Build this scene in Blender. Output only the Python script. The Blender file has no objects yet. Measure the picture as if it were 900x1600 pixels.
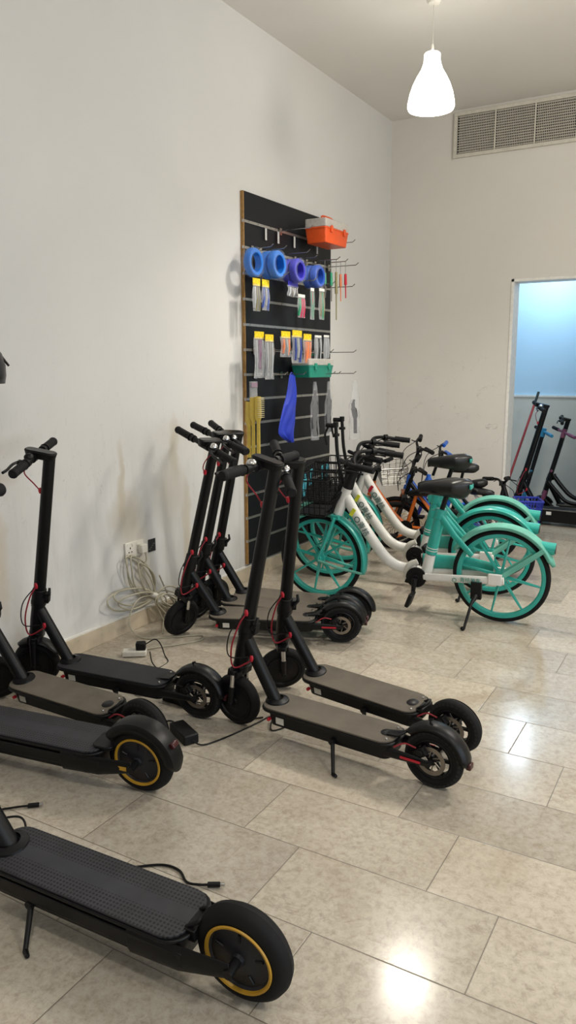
import bpy, math, random
from mathutils import Vector, Matrix
random.seed(7)
SC = bpy.context.scene
COL = SC.collection
V = Vector
PI = math.pi
def R(a): return math.radians(a)

# ------------------------------------------------------------------ camera
YAW, PITCH, ROLL, FPX, CAMH = 0.524358, -0.185287, -0.003702, 1197.16, 1.43
cy, sy, cp, sp = math.cos(YAW), math.sin(YAW), math.cos(PITCH), math.sin(PITCH)
fw = V((-sy*cp, cy*cp, sp)); rt = V((cy, sy, 0)); up = rt.cross(fw)
r2 = math.cos(ROLL)*rt + math.sin(ROLL)*up; u2 = -math.sin(ROLL)*rt + math.cos(ROLL)*up
cd = bpy.data.cameras.new('camera'); cam = bpy.data.objects.new('camera', cd); COL.objects.link(cam)
cd.sensor_fit = 'VERTICAL'; cd.sensor_height = 36.0; cd.lens = 36.0*FPX/1600.0
cd.clip_start = 0.02; cd.clip_end = 60
mw = Matrix(((r2.x, u2.x, -fw.x, 0), (r2.y, u2.y, -fw.y, 0), (r2.z, u2.z, -fw.z, CAMH), (0, 0, 0, 1)))
cam.matrix_world = mw
SC.camera = cam

# ------------------------------------------------------------------ world, lights, exposure
SC.view_settings.view_transform = 'Standard'
SC.view_settings.look = 'None'
SC.view_settings.gamma = 1.0
SC.view_settings.use_curve_mapping = False
SC.view_settings.exposure = 0.97
w = bpy.data.worlds.new('world'); SC.world = w; w.use_nodes = True
w.node_tree.nodes['Background'].inputs[0].default_value = (0.75, 0.85, 1.0, 1)
w.node_tree.nodes['Background'].inputs[1].default_value = 0.4
def light(name, kind, loc, power, col, size=0.12, rot=None, sy_=None, spread=None):
    d = bpy.data.lights.new(name, kind); d.energy = power; d.color = col
    if kind == 'AREA':
        d.shape = 'RECTANGLE'; d.size = size; d.size_y = sy_ or size
        if spread: d.spread = spread
    elif kind != 'SUN': d.shadow_soft_size = size
    if kind == 'SPOT': d.spot_size = math.radians(spread or 140); d.spot_blend = 0.7
    o = bpy.data.objects.new(name, d); o.location = loc
    if rot: o.rotation_euler = rot
    COL.objects.link(o); return o
WARM = (1.0, 0.94, 0.85); COOL = (0.70, 0.86, 1.0)
LAMP = (-1.68, 4.58, 2.9)
# the shop's other pendants, out of frame: an open bottom throws most light down, the shade passes a little all round
for lx, ly, ps, pp in ((0.6, 4.2, 62, 48), (-0.6, 0.5, 28, 2), (1.6, 1.2, 44, 4)):
    light('ceiling_lamp_light', 'SPOT', (lx, ly, 2.9), ps, WARM, 0.12, spread=150)
    light('ceiling_lamp_glow', 'POINT', (lx, ly, 3.05), pp, WARM, 0.40)
light('added_side_daylight', 'AREA', (2.83, 1.3, 1.1), 36, (0.76, 0.88, 1.0), 1.6, (0, R(90), 0), 4.2)  # added cool fill from the right to brighten the left wall, source unseen
light('back_room_light', 'POINT', (-1.647, 7.6, 2.41), 15.5, COOL, 0.03)

# ------------------------------------------------------------------ materials
def lin(c):
    return tuple((x/12.92 if x <= 0.04045 else ((x+0.055)/1.055)**2.4) for x in c)
def hexc(h):
    h = h.lstrip('#'); return lin(tuple(int(h[i:i+2], 16)/255 for i in (0, 2, 4))) + (1,)
class NT:
    def __init__(s, name):
        s.m = bpy.data.materials.new(name); s.m.use_nodes = True; s.t = s.m.node_tree
        s.p = s.t.nodes['Principled BSDF']
    def n(s, ty, **k):
        q = s.t.nodes.new(ty)
        for a, b in k.items(): setattr(q, a, b)
        return q
    def l(s, a, b): s.t.links.new(a, b)
    def math(s, op, a, b=None, c=None, clamp=False):
        q = s.n('ShaderNodeMath', operation=op); q.use_clamp = clamp
        for i, v in enumerate((a, b, c)):
            if v is None: continue
            if hasattr(v, 'links'): s.l(v, q.inputs[i])
            else: q.inputs[i].default_value = v
        return q.outputs[0]
    def mix(s, f, a, b, mode='MIX'):
        q = s.n('ShaderNodeMix', data_type='RGBA', blend_type=mode)
        for i, v in ((0, f), (6, a), (7, b)):
            if hasattr(v, 'links'): s.l(v, q.inputs[i])
            else: q.inputs[i].default_value = v
        return q.outputs[2]
    def ramp(s, f, stops, interp='LINEAR'):
        q = s.n('ShaderNodeValToRGB'); e = q.color_ramp; e.interpolation = interp
        while len(e.elements) < len(stops): e.elements.new(0.5)
        for i, (p, c) in enumerate(stops):
            e.elements[i].position = p; e.elements[i].color = c if len(c) == 4 else (*c, 1)
        s.l(f, q.inputs[0]); return q.outputs[0]
    def noise(s, vec, scale, detail=4, rough=0.55, dist=0):
        q = s.n('ShaderNodeTexNoise'); q.inputs['Scale'].default_value = scale
        q.inputs['Detail'].default_value = detail; q.inputs['Roughness'].default_value = rough
        q.inputs['Distortion'].default_value = dist
        if vec is not None: s.l(vec, q.inputs['Vector'])
        return q.outputs[0]
    def bump(s, h, strength=0.3, dist=0.002):
        q = s.n('ShaderNodeBump'); q.inputs['Strength'].default_value = strength
        q.inputs['Distance'].default_value = dist; s.l(h, q.inputs['Height'])
        s.l(q.outputs[0], s.p.inputs['Normal'])
_mc = {}
def mat(name, col, rough=0.5, metal=0.0, var=0.08, scale=30, alpha=1.0, trans=0.0, emis=None, es=0.0, coat=0.0, spec=0.5, bump=0.0):
    """plain procedural material: base colour broken up a little by noise"""
    if name in _mc: return _mc[name]
    t = NT(name); c = hexc(col) if isinstance(col, str) else col
    tc = t.n('ShaderNodeTexCoord').outputs['Object']
    nz = t.noise(tc, scale, 3)
    lo = tuple(x*(1-var) for x in c[:3])+(1,); hi = tuple(min(1, x*(1+var)) for x in c[:3])+(1,)
    t.l(t.ramp(nz, [(0.3, lo), (0.7, hi)]), t.p.inputs['Base Color'])
    t.l(t.math('MULTIPLY_ADD', nz, 0.16, rough-0.08), t.p.inputs['Roughness'])
    t.p.inputs['Metallic'].default_value = metal
    t.p.inputs['Alpha'].default_value = alpha
    t.p.inputs['Transmission Weight'].default_value = trans
    t.p.inputs['Coat Weight'].default_value = coat
    t.p.inputs['Specular IOR Level'].default_value = spec
    if emis: t.p.inputs['Emission Color'].default_value = hexc(emis); t.p.inputs['Emission Strength'].default_value = es
    if bump: t.bump(nz, bump, 0.001)
    _mc[name] = t.m; return t.m

def ellmask(t, X, Y, cx, cy_, rx, ry, soft=1.0):
    a = t.math('DIVIDE', t.math('SUBTRACT', X, cx), rx); b = t.math('DIVIDE', t.math('SUBTRACT', Y, cy_), ry)
    d = t.math('ADD', t.math('MULTIPLY', a, a), t.math('MULTIPLY', b, b))
    return t.math('SUBTRACT', 1.0, d, clamp=True)

def floor_material(name='marble_floor_tiles'):
    t = NT(name)
    pos = t.n('ShaderNodeNewGeometry').outputs['Position']
    s = t.n('ShaderNodeSeparateXYZ'); t.l(pos, s.inputs[0]); X, Y = s.outputs[0], s.outputs[1]
    py, px = 0.2970, 0.6050
    v = t.math('DIVIDE', t.math('SUBTRACT', Y, 1.075*1.43), py)
    row = t.math('FLOOR', v); fv = t.math('SUBTRACT', v, row)
    u = t.math('DIVIDE', t.math('ADD', t.math('SUBTRACT', X, -0.294*1.43), t.math('MULTIPLY', row, px/3)), px)
    colm = t.math('FLOOR', u); fu = t.math('SUBTRACT', u, colm)
    du = t.math('MULTIPLY', t.math('MINIMUM', fu, t.math('SUBTRACT', 1.0, fu)), px)
    dv = t.math('MULTIPLY', t.math('MINIMUM', fv, t.math('SUBTRACT', 1.0, fv)), py)
    d = t.math('MINIMUM', du, dv)
    joint = t.math('SUBTRACT', 1.0, t.math('DIVIDE', d, 0.0026), clamp=True)
    cb = t.n('ShaderNodeCombineXYZ'); t.l(row, cb.inputs[0]); t.l(colm, cb.inputs[1])
    wn = t.n('ShaderNodeTexWhiteNoise', noise_dimensions='2D'); t.l(cb.outputs[0], wn.inputs['Vector'])
    # per-tile shifted stone pattern
    vm = t.n('ShaderNodeVectorMath', operation='MULTIPLY_ADD'); t.l(wn.outputs['Color'], vm.inputs[0])
    vm.inputs[1].default_value = (7, 7, 7); t.l(pos, vm.inputs[2])
    P = vm.outputs[0]
    n1 = t.noise(P, 4.2, 6, 0.68, 0.3); n2 = t.noise(P, 42, 6, 0.78, 0.3); n3 = t.noise(P, 90, 4, 0.7)
    base = t.ramp(wn.outputs['Value'], [(0.0, hexc('#a69f92')), (0.5, hexc('#b4ac9d')), (1.0, hexc('#c0b7a6'))])
    c = t.mix(0.38, base, t.ramp(n1, [(0.3, hexc('#968b7a')), (0.5, hexc('#b5ac9c')), (0.72, hexc('#cac2b4'))]))
    c = t.mix(0.45, c, t.ramp(n2, [(0.34, hexc('#857a6c')), (0.5, hexc('#b9b0a1')), (0.66, hexc('#d0c9bd'))]))
    c = t.mix(1.0, c, t.ramp(wn.outputs['Value'], [(0.0, (.84, .835, .825)), (0.5, (.94, .935, .925)), (1.0, (1.02, 1.01, 1.0))]), 'MULTIPLY')
    fleck = t.ramp(n3, [(0.27, (1, 1, 1)), (0.36, (0, 0, 0))])
    c = t.mix(t.math('MULTIPLY', fleck, 0.35), c, hexc('#786a56'))
    # thin dark veins
    vn = t.noise(P, 5.5, 5, 0.6, 1.4)
    vein = t.math('SUBTRACT', 1.0, t.math('MULTIPLY', t.math('ABSOLUTE', t.math('SUBTRACT', vn, 0.5)), 60), clamp=True)
    vein = t.math('MULTIPLY', vein, t.math('GREATER_THAN', t.noise(P, 4.0, 2), 0.55))
    c = t.mix(t.math('MULTIPLY', vein, 0.28), c, hexc('#7b6c58'))
    # old tyre ring mark and brownish grime patches
    wob = t.math('MULTIPLY', t.math('SUBTRACT', t.noise(pos, 3.0, 3), 0.5), 0.18)
    ex = t.math('DIVIDE', t.math('SUBTRACT', X, -1.08), 0.36); ey = t.math('DIVIDE', t.math('SUBTRACT', Y, 3.55), 0.50)
    rr = t.math('ADD', t.math('SQRT', t.math('ADD', t.math('MULTIPLY', ex, ex), t.math('MULTIPLY', ey, ey))), wob)
    ring = t.math('SUBTRACT', 1.0, t.math('MULTIPLY', t.math('ABSOLUTE', t.math('SUBTRACT', rr, 1.0)), 7.0), clamp=True)
    ring = t.math('MULTIPLY', ring, t.math('GREATER_THAN', t.math('SUBTRACT', X, t.math('MULTIPLY', t.math('SUBTRACT', Y, 3.4), 0.35)), -1.12))
    c = t.mix(t.math('MULTIPLY', ring, 0.38), c, hexc('#8d7a60'))
    gr = t.math('MULTIPLY', t.ramp(t.noise(pos, 1.5, 5, 0.65, 0.8), [(0.5, (0, 0, 0)), (0.68, (1, 1, 1))]), 0.26)
    c = t.mix(gr, c, hexc('#8c7a62'))
    c = t.mix(t.math('MULTIPLY', joint, 0.95), c, hexc('#4f473c'))
    t.l(c, t.p.inputs['Base Color'])
    rgh = t.math('MULTIPLY_ADD', n1, 0.20, 0.07)
    rgh = t.math('ADD', rgh, t.math('MULTIPLY', joint, 0.4))
    t.l(rgh, t.p.inputs['Roughness'])
    t.p.inputs['Specular IOR Level'].default_value = 0.38
    h = t.math('SUBTRACT', t.math('MULTIPLY', n2, 0.12), joint)
    t.bump(h, 0.25, 0.0012)
    return t.m

def wall_material(name, base, dirt=True, left=False):
    t = NT(name)
    pos = t.n('ShaderNodeNewGeometry').outputs['Position']
    s = t.n('ShaderNodeSeparateXYZ'); t.l(pos, s.inputs[0]); X, Y, Z = s.outputs
    n1 = t.noise(pos, 1.3, 5, 0.6, 0.4); n2 = t.noise(pos, 260, 2, 0.5)
    b = hexc(base)
    c = t.mix(0.5, b, t.ramp(n1, [(0.3, tuple(x*0.93 for x in b[:3])), (0.7, tuple(min(1, x*1.04) for x in b[:3]))]))
    if dirt:
        low = t.math('SUBTRACT', 1.0, t.math('DIVIDE', Z, 1.25), clamp=True)
        # diagonal handlebar / tyre smears
        mp = t.n('ShaderNodeMapping'); mp.inputs['Rotation'].default_value = (R(28), 0, 0); mp.inputs['Scale'].default_value = (1, 5.5, 0.9)
        t.l(pos, mp.inputs[0])
        sm = t.ramp(t.noise(mp.outputs[0], 1.9, 5, 0.6, 0.8), [(0.5, (0, 0, 0)), (0.72, (1, 1, 1))])
        c = t.mix(t.math('MULTIPLY', t.math('MULTIPLY', sm, low), 0.25), c, hexc('#7f7c78'))
        g = t.ramp(t.noise(pos, 2.2, 6, 0.65, 0.5), [(0.45, (0, 0, 0)), (0.75, (1, 1, 1))])
        c = t.mix(t.math('MULTIPLY', t.math('MULTIPLY', g, low), 0.16), c, hexc('#a19a8a'))
        # thin scratches
        mp2 = t.n('ShaderNodeMapping'); mp2.inputs['Rotation'].default_value = (R(75), R(12), R(80)); mp2.inputs['Scale'].default_value = (2, 14, 3)
        t.l(pos, mp2.inputs[0])
        scn = t.noise(mp2.outputs[0], 2.0, 3, 0.5, 1.5)
        scr = t.math('SUBTRACT', 1.0, t.math('MULTIPLY', t.math('ABSOLUTE', t.math('SUBTRACT', scn, 0.62)), 170), clamp=True)
        band = t.math('SUBTRACT', 1.0, t.math('DIVIDE', t.math('ABSOLUTE', t.math('SUBTRACT', Z, 1.0)), 0.75), clamp=True)
        c = t.mix(t.math('MULTIPLY', t.math('MULTIPLY', scr, band), 0.4), c, hexc('#6d6a66'))
    if left:
        wy = t.math('ADD', Y, t.math('MULTIPLY', t.math('SUBTRACT', t.noise(pos, 5, 3), 0.5), 0.12))
        for (cy_, cz, ry, rz, st, col) in ((3.10, 0.62, 0.16, 0.20, .6, '#aea38c'), (3.06, 0.83, 0.035, 0.26, .55, '#b5a488'),
                (3.47, 0.72, 0.17, 0.26, .45, '#aaa18e'), (3.52, 0.98, 0.05, 0.22, .5, '#b3a68c'), (3.62, 0.42, 0.05, 0.45, .5, '#b8a98c'),
                (3.22, 0.32, 0.10, 0.30, .5, '#b4a88f'), (2.24, 0.55, 0.06, 0.30, .5, '#bba88a'), (2.22, 0.95, 0.2, 0.05, .35, '#b5a78e'),
                (2.75, 0.45, 0.10, 0.45, .3, '#9a9c9c'), (3.28, 0.62, 0.10, 0.5, .3, '#969898'), (3.9, 0.8, 0.12, 0.35, .35, '#b0a895')):
            m = ellmask(t, wy, Z, cy_, cz, ry, rz)
            c = t.mix(t.math('MULTIPLY', m, st), c, hexc(col))
    t.l(c, t.p.inputs['Base Color']); t.p.inputs['Roughness'].default_value = 0.62
    t.p.inputs['Specular IOR Level'].default_value = 0.3
    t.bump(n2, 0.08, 0.001)
    return t.m

M_FLOOR = floor_material()
M_WALL_L = wall_material('painted_wall_stained', '#d4d3d0', True, True)
M_WALL_B = wall_material('painted_wall', '#d8d4cc', True)
M_CEIL = wall_material('painted_ceiling', '#e2dfd9', False)
M_BLUEWALL = wall_material('pale_blue_paint', '#b9dcf4', False)
M_WHITE = mat('white_trim_paint', '#e4e2dc', 0.45)
M_TILEWALL = mat('grey_wall_tile', '#d0cfc6', 0.35, var=.06, scale=3)
M_SKIRT = mat('marble_skirting', '#c2b59f', 0.3, var=.14, scale=9)
BLK = mat('black_painted_metal', '#08090b', 0.4, 0.0, spec=0.28)
BLKP = mat('black_plastic', '#0a0a0b', 0.5, spec=0.28)
RUB = mat('tyre_rubber', '#0b0b0c', 0.75, spec=0.3, var=.25, scale=60)
GRIP = mat('grip_rubber', '#0e0e10', 0.75, spec=.3)
DKMET = mat('dark_metal', '#2b2b2c', 0.4, 0.8)
SIL = mat('brushed_steel', '#9b9996', 0.35, 0.9)
CHR = mat('chrome', '#cfcfcf', 0.18, 1.0)
DISC = mat('worn_brake_disc', '#8d857c', 0.4, 0.9)
RED = mat('red_plastic', '#b3182b', 0.4)
REDC = mat('red_cable', '#8d1525', 0.45)
YEL = mat('yellow_ring', '#b98c22', 0.45)
TEAL = mat('teal_paint', '#2aa396', 0.35, coat=0.3)
TEALD = mat('faded_teal_plastic', '#64ad9b', 0.6, var=.14, scale=14)
WHT = mat('white_frame_paint', '#dcdad4', 0.3, coat=0.4, var=.03)
ORG = mat('orange_paint', '#c4621e', 0.4)
BLU = mat('blue_paint', '#1d5fc4', 0.4)
DBL = mat('dark_blue_plastic', '#1c2f9c', 0.45)
PINK = mat('pink_plastic', '#c23b78', 0.45)
OFFW = mat('offwhite_plastic', '#cfccc2', 0.5)
BROWN = mat('raw_board_edge', '#a27b45', 0.7, var=.2, scale=50)
BOARD = mat('charcoal_slatboard', '#181b1f', 0.4, var=.05, scale=4, spec=.2)

def mat_deck(name, c1, c2, dots=False):
    t = NT(name); tc = t.n('ShaderNodeTexCoord').outputs['Object']
    n1 = t.noise(tc, 9, 5, 0.6); n2 = t.noise(tc, 220, 3, 0.6)
    c = t.ramp(n1, [(0.3, hexc(c1)), (0.7, hexc(c2))])
    c = t.mix(0.3, c, t.ramp(n2, [(0.3, hexc(c1)), (0.7, hexc(c2))]), 'MULTIPLY')
    if dots:
        s = t.n('ShaderNodeSeparateXYZ'); t.l(tc, s.inputs[0])
        a = t.math('SINE', t.math('MULTIPLY', t.math('ADD', s.outputs[0], s.outputs[1]), 290))
        b = t.math('SINE', t.math('MULTIPLY', t.math('SUBTRACT', s.outputs[0], s.outputs[1]), 290))
        d = t.math('MULTIPLY', a, b); edge = t.math('GREATER_THAN', t.math('ABSOLUTE', s.outputs[1]), 0.022)
        dd = t.math('MULTIPLY', t.math('GREATER_THAN', d, 0.25), edge)
        c = t.mix(dd, c, hexc('#060607'))
        t.bump(t.math('MULTIPLY', dd, -1.0), 0.8, 0.0015)
    else: t.bump(n2, 0.25, 0.001)
    t.l(c, t.p.inputs['Base Color']); t.p.inputs['Roughness'].default_value = 0.6 if dots else 0.82
    return t.m
MAT_GREY = mat_deck('dusty_grey_grip_mat', '#635c52', '#787064')
MAT_BLK = mat_deck('black_grip_mat', '#26272a', '#313235')
MAT_DOT = mat_deck('dotted_black_grip_mat', '#303136', '#3f4046', True)

def mat_holes():
    t = NT('honeycomb_tyre_side'); s = t.n('ShaderNodeSeparateXYZ'); t.l(t.n('ShaderNodeTexCoord').outputs['Object'], s.inputs[0])
    a = t.math('ARCTAN2', t.math('SUBTRACT', s.outputs[2], .108), s.outputs[0])
    h = t.math('GREATER_THAN', t.math('SINE', t.math('MULTIPLY', a, 34)), .15)
    t.l(t.mix(h, hexc('#1c1c1c'), hexc('#040404')), t.p.inputs['Base Color']); t.p.inputs['Roughness'].default_value = .8
    return t.m
M_HOLES = mat_holes()
def glassy(name, col, alpha, rough=0.15):
    return mat(name, col, rough, alpha=alpha, var=.1, scale=60, spec=0.8)
BAG = glassy('clear_bag_plastic', '#d8dadd', 0.24)
WRAP = glassy('shrink_wrap_film', '#b9c4d6', 0.10)
LID = glassy('frosted_lid_plastic', '#d9d4cc', 0.62, 0.3)

# ------------------------------------------------------------------ mesh tools
def spline(pts, n=6):
    P = [V(p) for p in pts]; out = []
    Q = [P[0]*2-P[1]]+P+[P[-1]*2-P[-2]]
    for i in range(len(P)-1):
        a, b, c, d = Q[i:i+4]
        for k in range(n):
            t = k/n
            out.append(0.5*((2*b)+(c-a)*t+(2*a-5*b+4*c-d)*t*t+(3*b-a-3*c+d)*t**3))
    out.append(P[-1]); return out
class MB:
    def __init__(s): s.v = []; s.f = []
    def add(s, vs, fs):
        o = len(s.v); s.v += [V(p) for p in vs]; s.f += [tuple(i+o for i in f) for f in fs]; return s
    def box(s, c, size, rot=None):
        hx, hy, hz = (q/2 for q in size)
        vs = [V((x, y, z)) for x in (-hx, hx) for y in (-hy, hy) for z in (-hz, hz)]
        if rot is not None: vs = [rot @ p for p in vs]
        c = V(c)
        return s.add([p+c for p in vs], [(0, 1, 3, 2), (4, 6, 7, 5), (0, 4, 5, 1), (2, 3, 7, 6), (0, 2, 6, 4), (1, 5, 7, 3)])
    def tube(s, pts, r, seg=10, closed=False, cap=True, flat=None):
        P = [V(p) for p in pts]; n = len(P)
        rr = r if isinstance(r, (list, tuple)) else [r]*n
        T = []
        for i in range(n):
            if closed: t = P[(i+1) % n]-P[i-1]
            else: t = P[min(i+1, n-1)]-P[max(i-1, 0)]
            T.append(t.normalized() if t.length > 1e-9 else V((0, 0, 1)))
        a = V((0, 0, 1)) if abs(T[0].z) < 0.9 else V((0, 1, 0))
        nrm = (a-T[0]*a.dot(T[0])).normalized(); vs = []
        for i in range(n):
            nrm = (nrm-T[i]*nrm.dot(T[i]))
            nrm = nrm.normalized() if nrm.length > 1e-6 else T[i].orthogonal().normalized()
            b = T[i].cross(nrm); fx, fy = flat or (1, 1)
            for k in range(seg):
                q = 2*PI*k/seg
                vs.append(P[i]+nrm*(rr[i]*fx*math.cos(q))+b*(rr[i]*fy*math.sin(q)))
        fs = []
        m = n if closed else n-1
        for i in range(m):
            j = (i+1) % n
            for k in range(seg):
                l = (k+1) % seg
                fs.append((i*seg+k, i*seg+l, j*seg+l, j*seg+k))
        if cap and not closed:
            fs.append(tuple(reversed(range(seg)))); fs.append(tuple((n-1)*seg+k for k in range(seg)))
        return s.add(vs, fs)
    def cyl(s, a, b, r, r1=None, seg=16): return s.tube([a, b], [r, r if r1 is None else r1], seg)
    def lathe(s, prof, o=(0, 0, 0), axis='Y', seg=32, a0=0, a1=2*PI):
        """prof = [(radius, along axis)]"""
        o = V(o); n = len(prof); full = abs(a1-a0-2*PI) < 1e-6; ns = seg if full else seg+1; vs = []
        for i in range(ns):
            q = a0+(a1-a0)*i/seg; c, d = math.cos(q), math.sin(q)
            for r, h in prof:
                if axis == 'Y': p = V((r*c, h, r*d))
                elif axis == 'Z': p = V((r*c, r*d, h))
                else: p = V((h, r*c, r*d))
                vs.append(o+p)
        fs = []
        for i in range(seg):
            j = (i+1) % ns
            for k in range(n-1): fs.append((i*n+k, j*n+k, j*n+k+1, i*n+k+1))
        return s.add(vs, fs)
    def prism(s, poly, z0, z1, scale0=1.0, org=(0, 0, 0), ux=(1, 0, 0), uy=(0, 1, 0), c=(0, 0)):
        o, ux, uy = V(org), V(ux), V(uy); uz = ux.cross(uy); n = len(poly)
        vs = [o+ux*(c[0]+(x-c[0])*scale0)+uy*(c[1]+(y-c[1])*scale0)+uz*z0 for x, y in poly]+[o+ux*x+uy*y+uz*z1 for x, y in poly]
        fs = [tuple(reversed(range(n))), tuple(range(n, 2*n))]+[(i, (i+1) % n, n+(i+1) % n, n+i) for i in range(n)]
        return s.add(vs, fs)
    def strip(s, pts, sides, prof):
        """sweep open profile [(side, out)] along pts with given outward normals"""
        pass
    def build(s, name, m, parent=None, bevel=0, smooth=40, solid=0, sub=0):
        me = bpy.data.meshes.new(name); me.from_pydata([tuple(p) for p in s.v], [], s.f); me.update()
        me.materials.append(m)
        if smooth:
            me.shade_smooth() if hasattr(me, 'shade_smooth') else None
            me.set_sharp_from_angle(angle=R(smooth))
        o = bpy.data.objects.new(name, me); COL.objects.link(o)
        if parent: o.parent = parent
        if solid:
            q = o.modifiers.new('s', 'SOLIDIFY'); q.thickness = solid; q.offset = 0
        if bevel:
            q = o.modifiers.new('b', 'BEVEL'); q.width = bevel; q.segments = 2; q.limit_method = 'ANGLE'; q.angle_limit = R(40)
        if sub:
            q = o.modifiers.new('u', 'SUBSURF'); q.levels = sub; q.render_levels = sub
        return o
def rrect(x0, x1, y0, y1, r, n=5, corners=(1, 1, 1, 1)):
    out = []
    for (cx, cy_, a, on) in ((x1-r, y1-r, 0, corners[0]), (x0+r, y1-r, 90, corners[1]), (x0+r, y0+r, 180, corners[2]), (x1-r, y0+r, 270, corners[3])):
        if on:
            for k in range(n+1): q = R(a+90*k/n); out.append((cx+r*math.cos(q), cy_+r*math.sin(q)))
        else:
            q = R(a+45); out.append((cx+r*(1 if math.cos(q) > 0 else -1), cy_+r*(1 if math.sin(q) > 0 else -1)))
    return out
def tag(o, label=None, cat=None, group=None, kind=None):
    if label: o['label'] = label
    if cat: o['category'] = cat
    if group: o['group'] = group
    if kind: o['kind'] = kind
    return o
def thing(name, label, cat, loc=(0, 0, 0), rz=0, group=None, rx=0, order='XYZ'):
    o = bpy.data.objects.new(name, None); COL.objects.link(o); o.location = loc
    o.rotation_euler = (rx, 0, rz); o.empty_display_size = 0.1
    return tag(o, label, cat, group)
def struct(name, mb, m, **k): return tag(mb.build(name, m, **k), kind='structure')
def text_mesh(body, size, name, m, parent, M, depth=0.0008):
    cu = bpy.data.curves.new(name, 'FONT'); cu.body = body; cu.size = size; cu.extrude = depth
    cu.align_x = 'CENTER'; cu.align_y = 'CENTER'
    tmp = bpy.data.objects.new('t', cu); COL.objects.link(tmp)
    bpy.context.view_layer.update()
    me = bpy.data.meshes.new_from_object(tmp.evaluated_get(bpy.context.evaluated_depsgraph_get()))
    bpy.data.objects.remove(tmp); bpy.data.curves.remove(cu)
    me.materials.clear(); me.materials.append(m); me.name = name
    o = bpy.data.objects.new(name, me); COL.objects.link(o); o.parent = parent; o.matrix_local = M
    return o
def frame(o, x, y):
    """matrix with origin o, local x and y axes"""
    x, y = V(x).normalized(), V(y).normalized(); z = x.cross(y).normalized(); y = z.cross(x)
    return Matrix(((x.x, y.x, z.x, o[0]), (x.y, y.y, z.y, o[1]), (x.z, y.z, z.z, o[2]), (0, 0, 0, 1)))
def copy_tree(o, parent=None):
    c = o.copy(); COL.objects.link(c)
    if parent: c.parent = parent; c.matrix_parent_inverse = o.matrix_parent_inverse
    for ch in list(o.children): copy_tree(ch, c)
    return c

# ------------------------------------------------------------------ the room
XL, XR, YB, YF, ZC = -2.80, 2.7, 6.68, -2.5, 3.54
DX0, DX1, DZ, WT = -1.70, -0.75, 2.155, 0.17
YN, XN0, XN1, ZN = 8.2, -3.6, 1.6, 3.0
struct('floor', MB().box(((XN0+XR)/2-.1, (YF+YN)/2, -0.05), (XR-XN0+.6, YN-YF+.4, 0.1)), M_FLOOR)
struct('ceiling', MB().box(((XL+XR)/2, (YF+YB)/2, ZC+.05), (XR-XL+.4, YB-YF+.34, 0.1)), M_CEIL)
struct('wall_left', MB().box((XL-.1, (YF+YB)/2, ZC/2), (0.2, YB-YF, ZC)), M_WALL_L)
WY0, WY1, WZ0, WZ1 = -0.8, 3.4, .30, 2.2
mb = MB(); mb.box((XR+.1, (YF+WY0)/2, ZC/2), (.2, WY0-YF, ZC)).box((XR+.1, (WY1+YB)/2, ZC/2), (.2, YB-WY1, ZC))
mb.box((XR+.1, (WY0+WY1)/2, WZ0/2), (.2, WY1-WY0, WZ0)).box((XR+.1, (WY0+WY1)/2, (WZ1+ZC)/2), (.2, WY1-WY0, ZC-WZ1))
struct('wall_right', mb, M_WALL_B)
mb = MB()
for y in (WY0+.02, (WY0*2+WY1)/3, (WY0+2*WY1)/3, WY1-.02): mb.box((XR+.04, y, (WZ0+WZ1)/2), (.05, .04, WZ1-WZ0))
for z in (WZ0+.02, WZ1-.02): mb.box((XR+.04, (WY0+WY1)/2, z), (.05, WY1-WY0, .04))
struct('added_window_1', mb, M_WHITE)  # unseen window, added to give the side fill light an opening
mb = MB()
mb.box(((XL-.2+DX0)/2, YB+WT/2, ZC/2), (DX0-XL+.2, WT, ZC))
mb.box(((XR+.2+DX1)/2, YB+WT/2, ZC/2), (XR+.2-DX1, WT, ZC))
mb.box(((DX0+DX1)/2, YB+WT/2, (ZC+DZ)/2), (DX1-DX0, WT, ZC-DZ))
struct('wall_back', mb, M_WALL_B)
mb = MB().box(((XL+XR)/2, YF-.1, ZC/2), (XR-XL+.4, .2, ZC))
struct('wall_front', mb, M_WALL_B)
# doorway reveal trim
mb = MB()
mb.box((DX0+.012, YB+WT/2, DZ/2), (.024, WT+.012, DZ)).box((DX1-.012, YB+WT/2, DZ/2), (.024, WT+.012, DZ))
mb.box(((DX0+DX1)/2, YB+WT/2, DZ-.012), (DX1-DX0, WT+.012, .024))
struct('door_1', mb, M_WHITE, bevel=.002)
# skirting with a white cap
mb = MB(); mb.box((XL+.008, (YF+YB)/2, 0.046), (0.016, YB-YF, 0.092)); 
struct('baseboard_left', mb, M_SKIRT, bevel=.002)
struct('trim_1', MB().box((XL+.006, (YF+YB)/2, 0.097), (0.012, YB-YF, 0.009)), M_WHITE)
mb = MB(); mb.box(((XL+DX0)/2, YB-.008, 0.046), (DX0-XL-.03, .016, .092)).box(((XR+DX1)/2, YB-.008, 0.046), (XR-DX1, .016, .092))
struct('baseboard_back', mb, M_SKIRT, bevel=.002)
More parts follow.
